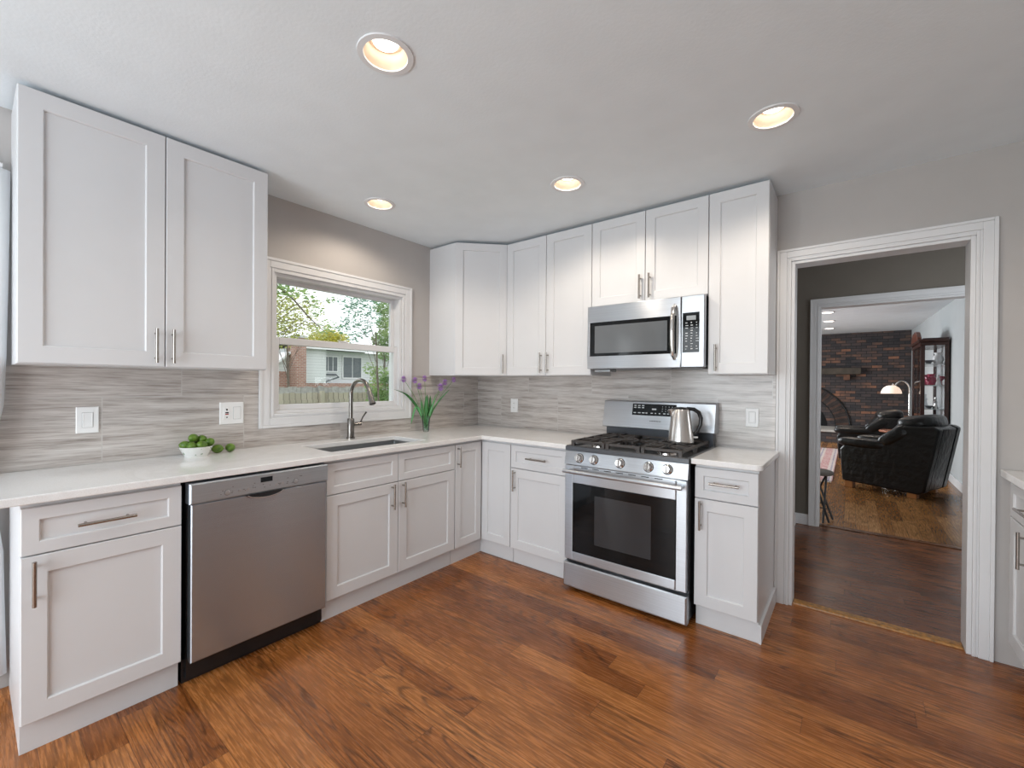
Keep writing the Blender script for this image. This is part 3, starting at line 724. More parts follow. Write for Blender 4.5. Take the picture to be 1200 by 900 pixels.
for i, (px, py, dep, lb) in enumerate(heads):
    hp = base + rt*((px-499.5)*k1) + fwv*(-dep) + Vector((0, 0, (506-py)*k1))
    if hp.x < .05: hp -= fwv*((.05-hp.x)/.619)
    f = thing('purple_flower', lb, 'flower', base+Vector((0, 0, .02)), group='purple flowers in the vase')
    o0 = Vector((random.uniform(-.008, .008), random.uniform(-.008, .008), 0)); e = hp-(base+Vector((0, 0, .02)))
    rim = Vector((e.x*.16, e.y*.16, .112)); rim.x = max(-.02, min(.02, rim.x)); rim.y = max(-.02, min(.02, rim.y))
    mid = (rim+e)/2 + Vector((0, 0, .022))
    bm = new(); tube(bm, [o0, rim, mid, e], [.0022, .0022, .002, .0016], 6); obj('stem', bm, STEM, f, smooth=True)
    bm = new(); rr = .027 if i != 6 else .023
    if i == 4: rr = .032
    for k in range(60):
        z = 1-2*(k+.5)/60; a = k*2.399; d = Vector((math.sqrt(1-z*z)*math.cos(a), math.sqrt(1-z*z)*math.sin(a), z)); x, y = frame_of(d)
        L = rr*random.uniform(.85, 1.2); w_ = rr*.26
        vs = [bm.verts.new(e+p) for p in (d*rr*.25, d*L*.7+x*w_, d*L+y*.001, d*L*.7-x*w_)]; bm.faces.new(vs)
    obj('bloom', bm, PET, f)
leaves = [([(498, 500), (490, 478), (478, 461), (467, 456)], .013, 'long dark leaf arching left over the window casing'),
          ([(497, 495), (490, 475), (486, 478), (482, 497)], .010, 'leaf folded down at the left of the vase'),
          ([(499, 500), (500, 475), (501, 462)], .017, 'broad upright dark leaf in the middle of the vase'),
          ([(501, 500), (504, 480), (504, 463)], .013, 'second upright dark leaf, right of the middle one'),
          ([(501, 500), (507, 480), (518, 465), (527, 456)], .007, 'narrow dark leaf reaching up right'),
          ([(500, 500), (506, 480), (511, 462)], .008, 'pale green leaf leaning right'),
          ([(498, 500), (495, 482), (493, 468)], .011, 'bright green leaf left of the middle leaves')]
LEAF2 = plain('bright_green_leaf', (.09, .30, .10), .45, var=.3, scale=20.)
for i, (pp, wd, lb) in enumerate(leaves):
    P = [rt*((px-499.5)*k1)+fwv*(-.012*(i % 3-1))+Vector((0, 0, (506-py)*k1)) for px, py in pp]
    P = [p-fwv*(max(0, .03-p.x-VX)/.619) for p in P]
    P[0] = Vector((P[0].x*.3, P[0].y*.3, .035))
    pts = []
    for s_ in range(len(P)-1):
        for k in range(4): pts.append(P[s_].lerp(P[s_+1], k/4))
    pts.append(P[-1]); n = len(pts)
    for _ in range(3): pts = [pts[0]]+[(pts[k-1]+pts[k]*2+pts[k+1])/4 for k in range(1, n-1)]+[pts[-1]]
    bm = new(); L_, C_, R_ = [], [], []
    for k, p in enumerate(pts):
        tt = k/(n-1); w_ = wd*(.3+.7*math.sin(math.pi*min(1, tt*1.02))**.7) if tt < .98 else .001
        if p.z < .14: w_ = min(w_, .008)
        L_.append(bm.verts.new(p-rt*w_)); C_.append(bm.verts.new(p+fwv*.003)); R_.append(bm.verts.new(p+rt*w_))
    for k in range(n-1):
        bm.faces.new((L_[k], C_[k], C_[k+1], L_[k+1])); bm.faces.new((C_[k], R_[k], R_[k+1], C_[k+1]))
    o = obj('long_leaf', bm, LEAF2 if i in (1, 5, 6) else LEAF, loc=base, smooth=True, angle=180); sd = o.modifiers.new('s', 'SOLIDIFY'); sd.thickness = .0008
    tag(o, lb, 'leaf', 'loose leaves in the vase')

# ------------------------------------------------------------------ bowl and limes
BX, BY = .112, -2.292
bm = new(); lathe(bm, [(0, .003), (.045, .003), (.046, 0), (.05, 0), (.058, .018), (.075, .05), (.0755, .052), (.073, .052), (.055, .02), (.045, .008), (0, .007)], seg=40)
m = NT('glazed_white_bowl'); o_ = m.n('ShaderNodeTexCoord').outputs['Object']; n_ = m.noise(o_, 45, 2)
m.set(color=m.ramp(n_, [(.60, (.8, .81, .78)), (.66, (.25, .34, .22))]), rough=.2)
tag(obj('fruit_bowl', bm, m.m, loc=(BX, BY, ZC), smooth=True), 'small white painted bowl heaped with limes on the counter', 'bowl')
LIME = NT('lime_peel'); o_ = LIME.n('ShaderNodeTexCoord').outputs['Object']
LIME.set(color=LIME.ramp(LIME.noise(o_, 30, 3), [(.3, (.05, .13, .012)), (.65, (.17, .29, .035))]), rough=.32); LIME.bump(LIME.noise(o_, 400, 2), .3, .001)
def lime(p, rot, lb, grp, s=1.):
    bm = new(); prof = []
    for k in range(13):
        a = math.pi*k/12; r = .0235*math.sin(a); h = -.028*math.cos(a)
        if k in (0, 12): h *= 1.12
        prof.append((max(r, 0), h))
    lathe(bm, prof, seg=20)
    bmesh.ops.scale(bm, vec=(s, s, s), verts=bm.verts[:])
    o = obj('lime', bm, LIME.m, smooth=True, angle=180); o.location = p; o.rotation_euler = rot; tag(o, lb, 'lime', grp)
    bm = new(); lathe(bm, [(.0035*s, -.030*s), (.003*s, -.0325*s), (0, -.0325*s)], seg=10); obj('stem_end', bm, STEM, o)
tv = Vector((.93, -.26, 0)).normalized(); rv = Vector((-tv.y, tv.x, 0))
# rv points right as seen from the camera
for (r_, tw, z, rot, lb) in ((-.046, .008, .060, (R(80), 0, R(-30)), 'lime at the left end of the bowl'), (-.018, .036, .056, (R(85), 0, R(70)), 'lime at the front of the bowl, left of centre'),
                             (.024, .034, .058, (R(70), 0, R(20)), 'lime at the front right of the bowl'), (-.012, -.004, .094, (R(80), 0, R(60)), 'topmost lime on the pile in the bowl'),
                             (.024, -.020, .084, (R(80), 0, R(100)), 'lime at the back right of the pile in the bowl'), (.056, -.012, .066, (R(60), 0, R(130)), 'lime leaning at the right end of the bowl'), (-.014, -.042, .060, (R(90), 0, R(20)), 'lime hidden at the back of the bowl')):
    lime(Vector((BX, BY, ZC))+rv*r_+tv*tw+Vector((0, 0, z)), rot, lb, 'limes in the bowl', .96)
lime(Vector((.085, -2.187, ZC+.0235)), (Q, 0, R(150)), 'loose lime on the counter, right beside the bowl', 'loose limes on the counter')
lime(Vector((.085, -2.125, ZC+.0235)), (Q, 0, R(100)), 'loose lime on the counter, farther from the bowl', 'loose limes on the counter')

# ------------------------------------------------------------------ wall plates
def plate(name, label, cat, loc, rotz, w, h, inserts):
    t = thing(name, label, cat, loc, rotz)
    bm = new(); panel(bm, -w/2, w/2, -h/2, h/2, -.006, [(0, .006), (0, .002), (.003, 0)]); obj('cover_plate', bm, PLATE, t)
    for kind, cx in inserts:
        if kind == 'rocker':
            bm = new(); panel(bm, cx-.0175, cx+.0175, -.034, .034, -.0085, [(0, .003), (0, .0008), (.001, 0), (.004, 0), (.0045, .0008)]); obj('rocker', bm, PLATE, t)
            bm = new(); panel(bm, cx-.0195, cx+.0195, -.036, .036, -.0066, [(0, .001), (.0001, 0)]); obj('rocker_surround', bm, DIMPR if False else plain('plate_shadow_gap', (.5, .5, .5), .6), t)
        elif kind == 'duplex':
            bm = new(); panel(bm, cx-.0175, cx+.0175, -.034, .034, -.008, [(0, .003), (0, .0008), (.001, 0)]); rc = obj('receptacle', bm, PLATE, t)
            bm = new()
            for zc in (-.02, .02):
                for xx in (-.006, .006): box(bm, cx+xx-.001, cx+xx+.001, -.0083, -.008, zc-.004, zc+.004)
            obj('slots', bm, BLACK, rc)
        elif kind == 'gfci':
            bm = new(); panel(bm, cx-.0175, cx+.0175, -.034, .034, -.008, [(0, .003), (0, .0008), (.001, 0)]); rc = obj('receptacle', bm, PLATE, t)
            bm = new(); box(bm, cx-.008, cx+.008, -.0095, -.008, .001, .007); box(bm, cx-.0035, cx+.0035, -.0085, -.008, .016, .026); box(bm, cx-.0035, cx+.0035, -.0085, -.008, -.026, -.02); obj('test_button', bm, BLACK, rc)
            bm = new(); box(bm, cx-.008, cx+.008, -.0095, -.008, -.008, -.002); obj('reset_button', bm, plain('red_button', (.35, .03, .03), .4), rc)
plate('light_switch', 'single white rocker switch on the backsplash under the left wall cabinet', 'light switch', (.0107, -2.69, 1.122), Q, .078, .122, [('rocker', 0)])
plate('outlet_switch_plate', 'double white plate with outlet and switch above the limes', 'outlet', (.0107, -2.094, 1.125), Q, .122, .125, [('gfci', -.026), ('rocker', .026)])
plate('wall_outlet', 'white outlet on the backsplash in the corner left of the range', 'outlet', (.455, -.0107, 1.112), 0, .078, .122, [('duplex', 0)])
plate('light_switch', 'white rocker switch on the backsplash right of the range', 'light switch', (2.332, -.0107, 1.108), 0, .072, .116, [('rocker', 0)])

# ------------------------------------------------------------------ recessed ceiling lights
BULB = emit('warm_bulb', (1, .88, .74), 8.); REFL = plain('white_baffle', (.62, .50, .40), .4)
def downlight(x, y, z, label, group, power, ex=True):
    t = thing('recessed_light', label, 'ceiling light', (x, y, z), group=group)
    bm = new(); lathe(bm, [(.096, 0), (.095, -.005), (.075, -.006), (.073, 0)], seg=40); obj('trim_ring', bm, TRIMW, t, smooth=True)
    bm = new(); lathe(bm, [(.0745, -.003), (.071, .002), (.063, .034), (.061, .048), (.045, .049)], seg=40); obj('reflector', bm, REFL, t, smooth=True)
    bm = new(); lathe(bm, [(.0455, .047), (.043, .040), (.03, .034), (0, .031)], seg=32); obj('bulb', bm, BULB, t, smooth=True)
    l = bpy.data.lights.new('lamp_beam', 'SPOT'); l.energy = power; l.spot_size = R(158); l.spot_blend = .5; l.shadow_soft_size = .05; l.color = (1, .87, .72)
    o = bpy.data.objects.new('lamp_beam', l); COL.objects.link(o); o.parent = t; o.location = (0, 0, -.01)
for x, y, lb in LP: downlight(x, y, HT, lb, 'recessed lights in the kitchen ceiling', (8 if y < -2 else 18) if x > .5 else 12)

# ------------------------------------------------------------------ family room
def ceil_z(y): return 2.41+(y-2)*.026
for x, y, lb in ((2.50, 5.6, 'nearest of the three recessed lights in the far room ceiling'), (2.47, 7.1, 'middle one of the three recessed lights in the far room ceiling'), (2.42, 8.8, 'farthest of the three recessed lights in the far room ceiling')):
    t = thing('recessed_light', lb, 'ceiling light', (x, y, ceil_z(y)-.001), group='recessed lights in the far room')
    bm = new(); lathe(bm, [(.10, 0), (.10, -.008), (.078, -.01), (.076, -.004)], seg=32); obj('trim_ring', bm, TRIMW, t, smooth=True)
    bm = new(); lathe(bm, [(.077, -.006), (0, -.006)], seg=32); obj('bulb', bm, BULB, t)
    l = bpy.data.lights.new('lamp_beam', 'SPOT'); l.energy = 34; l.spot_size = R(140); l.spot_blend = .8; l.shadow_soft_size = .07; l.color = (1, .84, .68)
    o = bpy.data.objects.new('lamp_beam', l); COL.objects.link(o); o.parent = t; o.location = (0, 0, -.02)
# hearth, mantel, brick arch
STONE = plain('pale_hearth_stone', (.50, .48, .45), .6, var=.15)
t = thing('fireplace_hearth', 'raised brick hearth with a pale stone slab along the far brick wall', 'hearth', (-1.4, 9.35, 0))
bm = new(); box(bm, 0, 4.3, .04, 1.2495, 0, .24); obj('brick_base', bm, BRICK, t)
bm = new(); box(bm, -.0, 4.33, 0, 1.2495, .2405, .285); obj('stone_slab', bm, STONE, t, bevel=.006)
FBLACK = plain('firebox_black', (.006, .006, .006), .9)  # even black for the flat panel that stands for the fireplace opening
t = thing('fireplace', 'arched brick fireplace opening in the far brick wall, left edge of the doorway', 'fireplace', (1.72, 10.6, .285))
bm = new(); r0, r1 = .80, 1.06; n = 58
DB = [plain('arch_brick_dark', (.05, .038, .035), .8, var=.4), plain('arch_brick_brown', (.11, .06, .045), .8, var=.4)]
for k in range(n):
    a, b = math.pi*(k+.08)/n, math.pi*(k+.92)/n
    q = [(r0*math.cos(a), r0*math.sin(a)), (r1*math.cos(a), r1*math.sin(a)), (r1*math.cos(b), r1*math.sin(b)), (r0*math.cos(b), r0*math.sin(b))]
    lo = [bm.verts.new((x, -.0005, z)) for x, z in q]; hi = [bm.verts.new((x, -.03, z)) for x, z in q]
    fs = [bm.faces.new(lo), bm.faces.new(hi[::-1])]+[bm.faces.new((lo[i], lo[(i+1) % 4], hi[(i+1) % 4], hi[i])) for i in range(4)]
    for f in fs: f.material_index = k*7 % 3 % 2
obj('arch_bricks', bm, DB, t)
bm = new(); tube(bm, [(1.075*math.cos(math.pi*k/40), -.03, 1.075*math.sin(math.pi*k/40)) for k in range(41)], .018, 8); tube(bm, [(.79*math.cos(math.pi*k/40), -.03, .79*math.sin(math.pi*k/40)) for k in range(41)], .010, 8)
obj('arch_rim', bm, BLACK, t, smooth=True)
bm = new(); vs = [bm.verts.new((.62*math.cos(math.pi*k/30), -.012, .62*math.sin(math.pi*k/30)+.0)) for k in range(31)]; bm.faces.new(vs)
vs2 = [bm.verts.new((v.co.x, -.002, v.co.z)) for v in vs]
for k in range(30): bm.faces.new((vs[k], vs[k+1], vs2[k+1], vs2[k]))
obj('firebox', bm, FBLACK, t)
t = thing('mantel_shelf', 'dark wooden mantel beam on a bracket across the far brick wall', 'mantel', (1.0, 10.6, 1.57))
MANT = plain('old_mantel_wood', (.075, .06, .045), .7, var=.3)
bm = new(); box(bm, -.6, 2.0, -.2, -.0005, 0.03, .19); obj('beam', bm, MANT, t, bevel=.01)
bm = new(); box(bm, 1.66, 1.79, -.15, -.0005, -.11, .0295); obj('bracket', bm, plain('bracket_wood', (.13, .06, .035), .7, var=.3), t, bevel=.008)
# rug
m = NT('red_patterned_rug'); c = m.coord()
vv = m.n('ShaderNodeTexVoronoi'); m.l(m.vec(m.math('MULTIPLY', c[0], 9.), m.math('MULTIPLY', c[1], 5.)), vv.inputs['Vector'])
ex = m.math('PINGPONG', m.math('MULTIPLY', c[0], 1.), .22)
st = m.ramp(m.math('DIVIDE', ex, .22), [(.0, (.22, .05, .08)), (.35, (.35, .10, .13)), (.42, (.55, .48, .46)), (.5, (.14, .12, .25)), (.6, (.50, .42, .40)), (.75, (.40, .12, .14))], 'CONSTANT')
m.set(color=m.mix(m.ramp(vv.outputs['Distance'], [(.3, (0, 0, 0)), (.5, (.55, .55, .55))]), st, (.62, .56, .52)), rough=.95)
t = thing('area_rug', 'red and cream patterned rug with pale fringe in the far room', 'rug', (.5, 4.2, 0))
bm = new(); box(bm, 0, 2.12, .06, 3.9, .001, .012); obj('woven_field', bm, m.m, t)
bm = new()
for k in range(143): box(bm, k*.0148, k*.0148+.009, -.0, .0595, .001, .006)
obj('fringe', bm, plain('cream_fringe', (.66, .62, .56), .9), t)
# leather armchairs
LEATH = NT('black_leather'); o_ = LEATH.n('ShaderNodeTexCoord').outputs['Object']
LEATH.set(color=LEATH.ramp(LEATH.noise(o_, 5, 3), [(.3, (.005, .005, .005)), (.7, (.010, .009, .009))]), rough=.32, spec=.4); LEATH.bump(LEATH.noise(o_, 14, 4), .35, .03)
FOOT = plain('orange_wood_foot', (.42, .17, .05), .4)
def sup(bm, c, s, rot=(0, 0, 0), e=.5, nu=28, nv=16, taper=None):
    M = Matrix.Translation(c) @ Matrix.Rotation(rot[2], 4, 'Z') @ Matrix.Rotation(rot[1], 4, 'Y') @ Matrix.Rotation(rot[0], 4, 'X')
    f = lambda x: math.copysign(abs(x)**e, x)
    rings = []
    for j in range(nv+1):
        v = -Q+math.pi*j/nv
        if j in (0, nv): rings.append([bm.verts.new(M @ Vector((0, 0, s[2]*f(math.sin(v)))))]); continue
        rings.append([bm.verts.new(M @ Vector((s[0]*f(math.cos(v))*f(math.cos(2*math.pi*k/nu)), s[1]*f(math.cos(v))*f(math.sin(2*math.pi*k/nu)), s[2]*f(math.sin(v))))) for k in range(nu)])
    for a, b in zip(rings, rings[1:]):
        for k in range(nu):
            q = (k+1) % nu
            if len(a) == 1: bm.faces.new((a[0], b[q], b[k]))
            elif len(b) == 1: bm.faces.new((a[k], a[q], b[0]))
            else: bm.faces.new((a[k], a[q], b[q], b[k]))
def prism(bm, poly, y0, y1):
    a = [bm.verts.new((x, y0, z)) for x, z in poly]; b = [bm.verts.new((x, y1, z)) for x, z in poly]
    bm.faces.new(a); bm.faces.new(b[::-1]); n = len(poly)
    for k in range(n): bm.faces.new((a[k], a[(k+1) % n], b[(k+1) % n], b[k]))
def armchair(label, loc, rotz, s=1.):
    t = thing('leather_armchair', label, 'armchair', loc, rotz, 'black leather armchairs in the far room')
    Wd = .72
    side = [(.03, .085), (.80, .055), (.86, .09), (.93, .5), (.985, .84), (.93, .87), (.66, .86), (.50, .66), (.40, .555), (.05, .56), (.0, .50), (.01, .3)]
    for nm, a, b in (('side_panel', 0, .14), ('side_panel', Wd-.14, Wd)):
        bm = new(); prism(bm, side, a, b); obj(nm, bm, LEATH.m, t, bevel=.02, smooth=True)
    bm = new(); prism(bm, [(.05, .09), (.80, .06), (.855, .095), (.925, .5), (.98, .835), (.92, .865), (.76, .86), (.62, .30), (.05, .30)], .1405, Wd-.1405); obj('frame', bm, LEATH.m, t, bevel=.015, smooth=True)
    for y in (.085, Wd-.085):
        bm = new(); sup(bm, Vector((.24, y, .595)), (.285, .105, .062), (0, R(1), 0), .6); obj('arm_cushion', bm, LEATH.m, t, smooth=True)
        bm = new(); sup(bm, Vector((.565, y, .72)), (.19, .10, .085), (0, R(-38), 0), .6); obj('wing_cushion', bm, LEATH.m, t, smooth=True)
    bm = new(); sup(bm, Vector((.33, Wd/2, .42)), (.33, .235, .125), (0, R(3), 0), .5); obj('seat_cushion', bm, LEATH.m, t, smooth=True)
    bm = new(); sup(bm, Vector((.64, Wd/2, .66)), (.26, .24, .12), (0, R(-62), 0), .6); obj('back_cushion', bm, LEATH.m, t, smooth=True)
    bm = new(); sup(bm, Vector((.73, Wd/2, .885)), (.19, .32, .10), (0, R(-10), 0), .6); sup(bm, Vector((.60, Wd/2, .79)), (.17, .29, .09), (0, R(-52), 0), .6); obj('head_cushion', bm, LEATH.m, t, smooth=True)
    for x, y in ((.10, .06), (.74, .06), (.10, Wd-.06), (.74, Wd-.06)):
        bm = new(); box(bm, x-.045, x+.045, y-.045, y+.045, 0, .085); obj('foot', bm, FOOT, t, bevel=.006)
    t.scale = (s, s, s); return t
armchair('nearer black leather armchair, seen from its side in the far room', (2.70, 4.06, 0), R(-22), .98)
armchair('farther black leather armchair, partly hidden behind the nearer one', (2.63, 6.10, 0), R(0), .93)
# side table
t = thing('side_table', 'small round reddish side table between the two leather armchairs', 'table', (3.34, 5.40, 0))
bm = new(); lathe(bm, [(0, .635), (.19, .635), (.2, .645), (.2, .655), (.19, .662), (0, .662)], seg=32); obj('tabletop', bm, plain('red_brown_gloss', (.40, .16, .10), .2), t, smooth=True)
for k in range(3):
    a = 2*math.pi*k/3+R(200); bm = new(); tube(bm, [(.10*math.cos(a), .10*math.sin(a), .636), (.13*math.cos(a), .13*math.sin(a), .002)], .012); obj('leg', bm, CHROME, t, smooth=True)
# floor lamp
LX, LY = 3.60, 6.98
t = thing('floor_lamp', 'arched chrome floor lamp with a glowing white bowl shade', 'lamp', (LX, LY, 0))
bm = new(); lathe(bm, [(0, 0), (.13, 0), (.13, .015), (.02, .03), (0, .03)], seg=32); obj('base', bm, CHROME, t, smooth=True)
pts = [(.0, 0, .03), (.0, 0, 1.2)]+[(-.10+.10*math.cos(math.pi*k/12*.85), 0, 1.25+.15*math.sin(math.pi*k/12*.85)) for k in range(13)]+[(-.215, 0, 1.355), (-.23, 0, 1.30)]
bm = new(); tube(bm, pts, .011, 12); obj('pole', bm, CHROME, t, smooth=True)
bm = new(); lathe(bm, [(.03, 1.325), (.06, 1.318), (.105, 1.285), (.132, 1.235), (.142, 1.185), (.138, 1.185), (.128, 1.235), (.10, 1.28), (.03, 1.31)], (-.235, 0, 0), 36); obj('lamp_shade', bm, emit('glowing_shade', (1, .66, .42), .62), t, smooth=True)
bm = new(); lathe(bm, [(0, 1.29), (.03, 1.27), (.04, 1.235), (.025, 1.21), (0, 1.205)], (-.235, 0, 0), 20); obj('bulb', bm, emit('shade_bulb', (1, .8, .6), 1.5), t, smooth=True)
# curio cabinet
MAH = plain('dark_mahogany', (.045, .014, .010), .25, var=.3)
CX0, CX1, CY0, CY1 = 3.60, 3.895, 5.50, 6.60
t = thing('curio_cabinet', 'tall dark wood glass curio cabinet against the right wall of the far room', 'display cabinet', (CX0, CY0, 0)); w_, d_ = CX1-CX0, CY1-CY0
bm = new(); box(bm, 0, w_, 0, d_, .05, .30); box(bm, .015, w_-.01, .015, d_-.015, 0, .0501); obj('plinth', bm, MAH, t, bevel=.006)
for x in (0, w_-.045):
    for y in (0, d_-.045):
        bm = new(); box(bm, x, x+.045, y, y+.045, .3001, 1.90); obj('post', bm, MAH, t, bevel=.004)
bm = new(); box(bm, -.01, w_, -.01, d_+.01, 1.9001, 1.95); box(bm, -.03, w_, -.03, d_+.03, 1.9501, 1.99); box(bm, 0.02, w_-.0, 0.02, d_-.02, 1.9901, 2.01); obj('cornice', bm, MAH, t, bevel=.008)
bm = new(); pr = [(0, 0), (.35, 0), (.35, .03), (.28, .10), (.22, .13), (.17, .11), (.10, .13), (0, .17)]
pl = [(d_/2-a, 1.985+b) for a, b in pr[1:][::1]][::1]
poly = [(d_/2-.42, 1.985), (d_/2-.42, 2.03), (d_/2-.26, 2.12), (d_/2-.16, 2.14), (d_/2-.10, 2.09), (d_/2, 2.15), (d_/2+.10, 2.09), (d_/2+.16, 2.14), (d_/2+.26, 2.12), (d_/2+.42, 2.03), (d_/2+.42, 1.985)]
a_ = [bm.verts.new((-.03, y, z)) for y, z in poly]; b_ = [bm.verts.new((.02, y, z)) for y, z in poly]
bm.faces.new(a_); bm.faces.new(b_[::-1])
for k in range(len(poly)): bm.faces.new((a_[k], a_[(k+1) % len(poly)], b_[(k+1) % len(poly)], b_[k]))
obj('carved_pediment', bm, plain('red_mahogany', (.12, .03, .015), .3, var=.3), t, bevel=.01)
bm = new(); box(bm, .046, w_-.046, .018, .022, .301, 1.90); obj('side_glass', bm, GLASS, t)
bm = new(); box(bm, .012, .016, .046, d_-.046, .301, 1.90); obj('front_glass', bm, GLASS, t)
bm = new(); box(bm, w_-.012, w_-.004, .02, d_-.02, .301, 1.90); obj('back_panel', bm, plain('mirror_back', (.62, .64, .66), .25), t)
bm = new(); box(bm, .046, w_-.046, d_-.024, d_-.018, .301, 1.9); obj('side_glass', bm, GLASS, t)
bm = new(); box(bm, .014, .03, .46, .62, .301, 1.9); obj('front_stile', bm, MAH, t)
SHG = plain('pale_glass_shelf', (.62, .66, .66), .15)
for z in (.98, 1.32, 1.63):
    bm = new(); box(bm, .03, w_-.014, .03, d_-.03, z, z+.012); obj('shelf', bm, SHG, t)
POR = plain('white_porcelain', (.78, .78, .80), .2); RUBY = plain('ruby_glass', (.30, .02, .06), .12); GRP = plain('dark_pewter', (.10, .10, .11), .3, .6); SILV = plain('silver_ware', (.6, .6, .6), .2, .9)
def ware(kind, x, y, z, label, s, mat, grp):
    pr = {'pitcher': [(0, 0), (.035, 0), (.055, .04), (.05, .08), (.03, .11), (.04, .135), (.036, .135), (.026, .11), (0, .10)],
          'bowl': [(0, 0), (.03, 0), (.035, .01), (.07, .05), (.075, .06), (.07, .06), (.03, .015), (0, .012)],
          'goblet': [(0, 0), (.03, 0), (.006, .012), (.006, .06), (.035, .09), (.038, .13), (.034, .13), (.03, .09), (0, .07)],
          'figurine': [(0, 0), (.035, 0), (.03, .03), (.018, .07), (.026, .10), (.012, .125), (.018, .14), (.016, .16), (0, .17)]}[kind]
    bm = new(); lathe(bm, [(r*s, h*s) for r, h in pr], seg=20); tag(obj(kind, bm, mat, loc=(CX0+x, CY0+y, z), smooth=True), label, kind, grp)
ware('bowl', .09, .09, 1.6422, 'dark little bowl on the top shelf of the curio cabinet, left', .8, GRP, None)
ware('pitcher', .19, .10, 1.6422, 'white pitcher on the top shelf of the curio cabinet', 1.15, POR, None)
ware('goblet', .086, .072, 1.3322, 'ruby glass goblet at the left on the middle shelf of the curio cabinet', .9, RUBY, None)
ware('pitcher', .13, .175, 1.3322, 'ruby pitcher on the middle shelf of the curio cabinet', 1.2, RUBY, None)
ware('figurine', .19, .062, 1.3322, 'white porcelain figurine on the middle shelf of the curio cabinet', .9, POR, None)
ware('goblet', .23, .135, 1.3322, 'ruby glass goblet at the right on the middle shelf of the curio cabinet', 1.0, RUBY, None)
ware('bowl', .10, .08, .9922, 'small dark bowl on the lower shelf of the curio cabinet', .7, GRP, None)
ware('figurine', .17, .09, .9922, 'pale silver figurine on the lower shelf of the curio cabinet', 1.0, SILV, None)
ware('pitcher', .12, .75, 1.3322, 'ruby pitcher farther back on the middle shelf, seen through the cabinet front', 1.2, RUBY, None)
ware('figurine', .12, .75, .9922, 'white figurine farther back on the lower shelf of the curio cabinet', 1.2, POR, None)
# console
t = thing('console_table', 'dark wooden console table along the right wall, cut off by the doorway', 'console table', (3.745, 2.30, 0))
CW = plain('brown_console_wood', (.13, .085, .06), .5, var=.2)
bm = new(); box(bm, 0, .16, 0, 1.13, .87, .90); obj('tabletop', bm, CW, t, bevel=.004)
bm = new(); box(bm, .01, .155, .02, 1.11, .72, .87); obj('apron', bm, CW, t, bevel=.003)
for x in (.01, .12):
    for y in (.02, 1.075):
        bm = new(); box(bm, x, x+.035, y, y+.035, 0, .72); obj('leg', bm, CW, t, bevel=.003)
# folding stool
t = thing('folding_stool', 'round black folding stool just inside the far doorway', 'stool', (2.56, 2.15, 0))
BM = plain('black_painted_metal', (.015, .013, .013), .4)
bm = new(); lathe(bm, [(0, .445), (.125, .445), (.135, .455), (.132, .472), (.11, .482), (0, .485)], seg=32); obj('seat', bm, plain('grey_brown_stool_seat', (.10, .09, .08), .5), t, smooth=True)
for (a, b) in (((-.03, .10, .446), (.125, .02, .010)), ((-.03, -.10, .446), (.10, -.12, .010)), ((.07, .08, .446), (.055, -.17, .010)), ((.07, -.06, .446), (-.10, .12, .010))):
    bm = new(); tube(bm, [a, b], .0095, 10); obj('leg', bm, BM, t, smooth=True)
for z, x in ((.16, -.0), (.12, .02)):
    bm = new(); tube(bm, [(-.10, .07-.1*(z < .15), z), (.085, -.03, z)], .006, 8); obj('rung', bm, BM, t, smooth=True)

# ------------------------------------------------------------------ outdoors
GR = plain('lawn', (.14, .22, .07), .95, var=.4, scale=2.)
bm = new(); box(bm, -60, -.6, -30, 60, -1.2, -.7); struct('ground', bm, GR)
FENCE = NT('weathered_fence_boards'); c = FENCE.coord()
u = FENCE.math('MULTIPLY', c[1], 7.); wn = FENCE.n('ShaderNodeTexWhiteNoise', noise_dimensions='1D'); FENCE.l(FENCE.math('FLOOR', u), wn.inputs['W'])
fu = FENCE.math('FRACT', u)
FENCE.set(color=FENCE.mix(FENCE.ramp(FENCE.math('MINIMUM', fu, FENCE.math('SUBTRACT', 1., fu)), [(.02, (1, 1, 1)), (.06, (0, 0, 0))]), FENCE.ramp(wn.outputs['Value'], [(0, (.36, .32, .25)), (1, (.52, .47, .38))]), (.1, .09, .08)), rough=.9)
FENCE2 = plain('grey_fence_boards', (.36, .35, .33), .9, var=.2, scale=8.)
def fence(x, ya, yb, top, label, fm=None):
    fm = fm or FENCE.m
    t = thing('wood_fence', label, 'fence', (x, ya, -.7)); L = yb-ya; H = top+.7
    bm = new(); n = int(L/.143)
    for k in range(n):
        h = H+.012*math.sin(k*1.7); box(bm, -.01, .01, k*.143+.004, k*.143+.139, .03, h)
    obj('boards', bm, fm, t)
    bm = new()
    for z in (.4, H-.25): box(bm, .0105, .05, 0, L, z, z+.08)
    obj('rails', bm, fm, t)
    bm = new()
    k = 0
    while k < L: 
        bm2 = new(); box(bm2, .051, .14, k, k+.09, 0, H+.05); obj('fence_post', bm2, fm, t); k += 2.3
    bm.free()
fence(-8, -2, 9, 1.03, 'nearer weathered board fence seen through the lower sash')
fence(-12.5, -2, 14, 1.13, 'farther grey board fence behind the nearer one', FENCE2)
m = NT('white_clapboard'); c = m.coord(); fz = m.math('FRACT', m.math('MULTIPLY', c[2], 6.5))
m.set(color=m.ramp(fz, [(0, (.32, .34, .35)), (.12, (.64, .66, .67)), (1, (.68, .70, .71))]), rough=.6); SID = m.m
RB = NT('red_house_brick'); c = RB.coord(); b = RB.n('ShaderNodeTexBrick'); RB.l(RB.vec(RB.math('ADD', c[1], c[0]), c[2]), b.inputs['Vector'])
for k, val in (('Scale', 1.), ('Mortar Size', .012), ('Brick Width', .24), ('Row Height', .085)): b.inputs[k].default_value = val
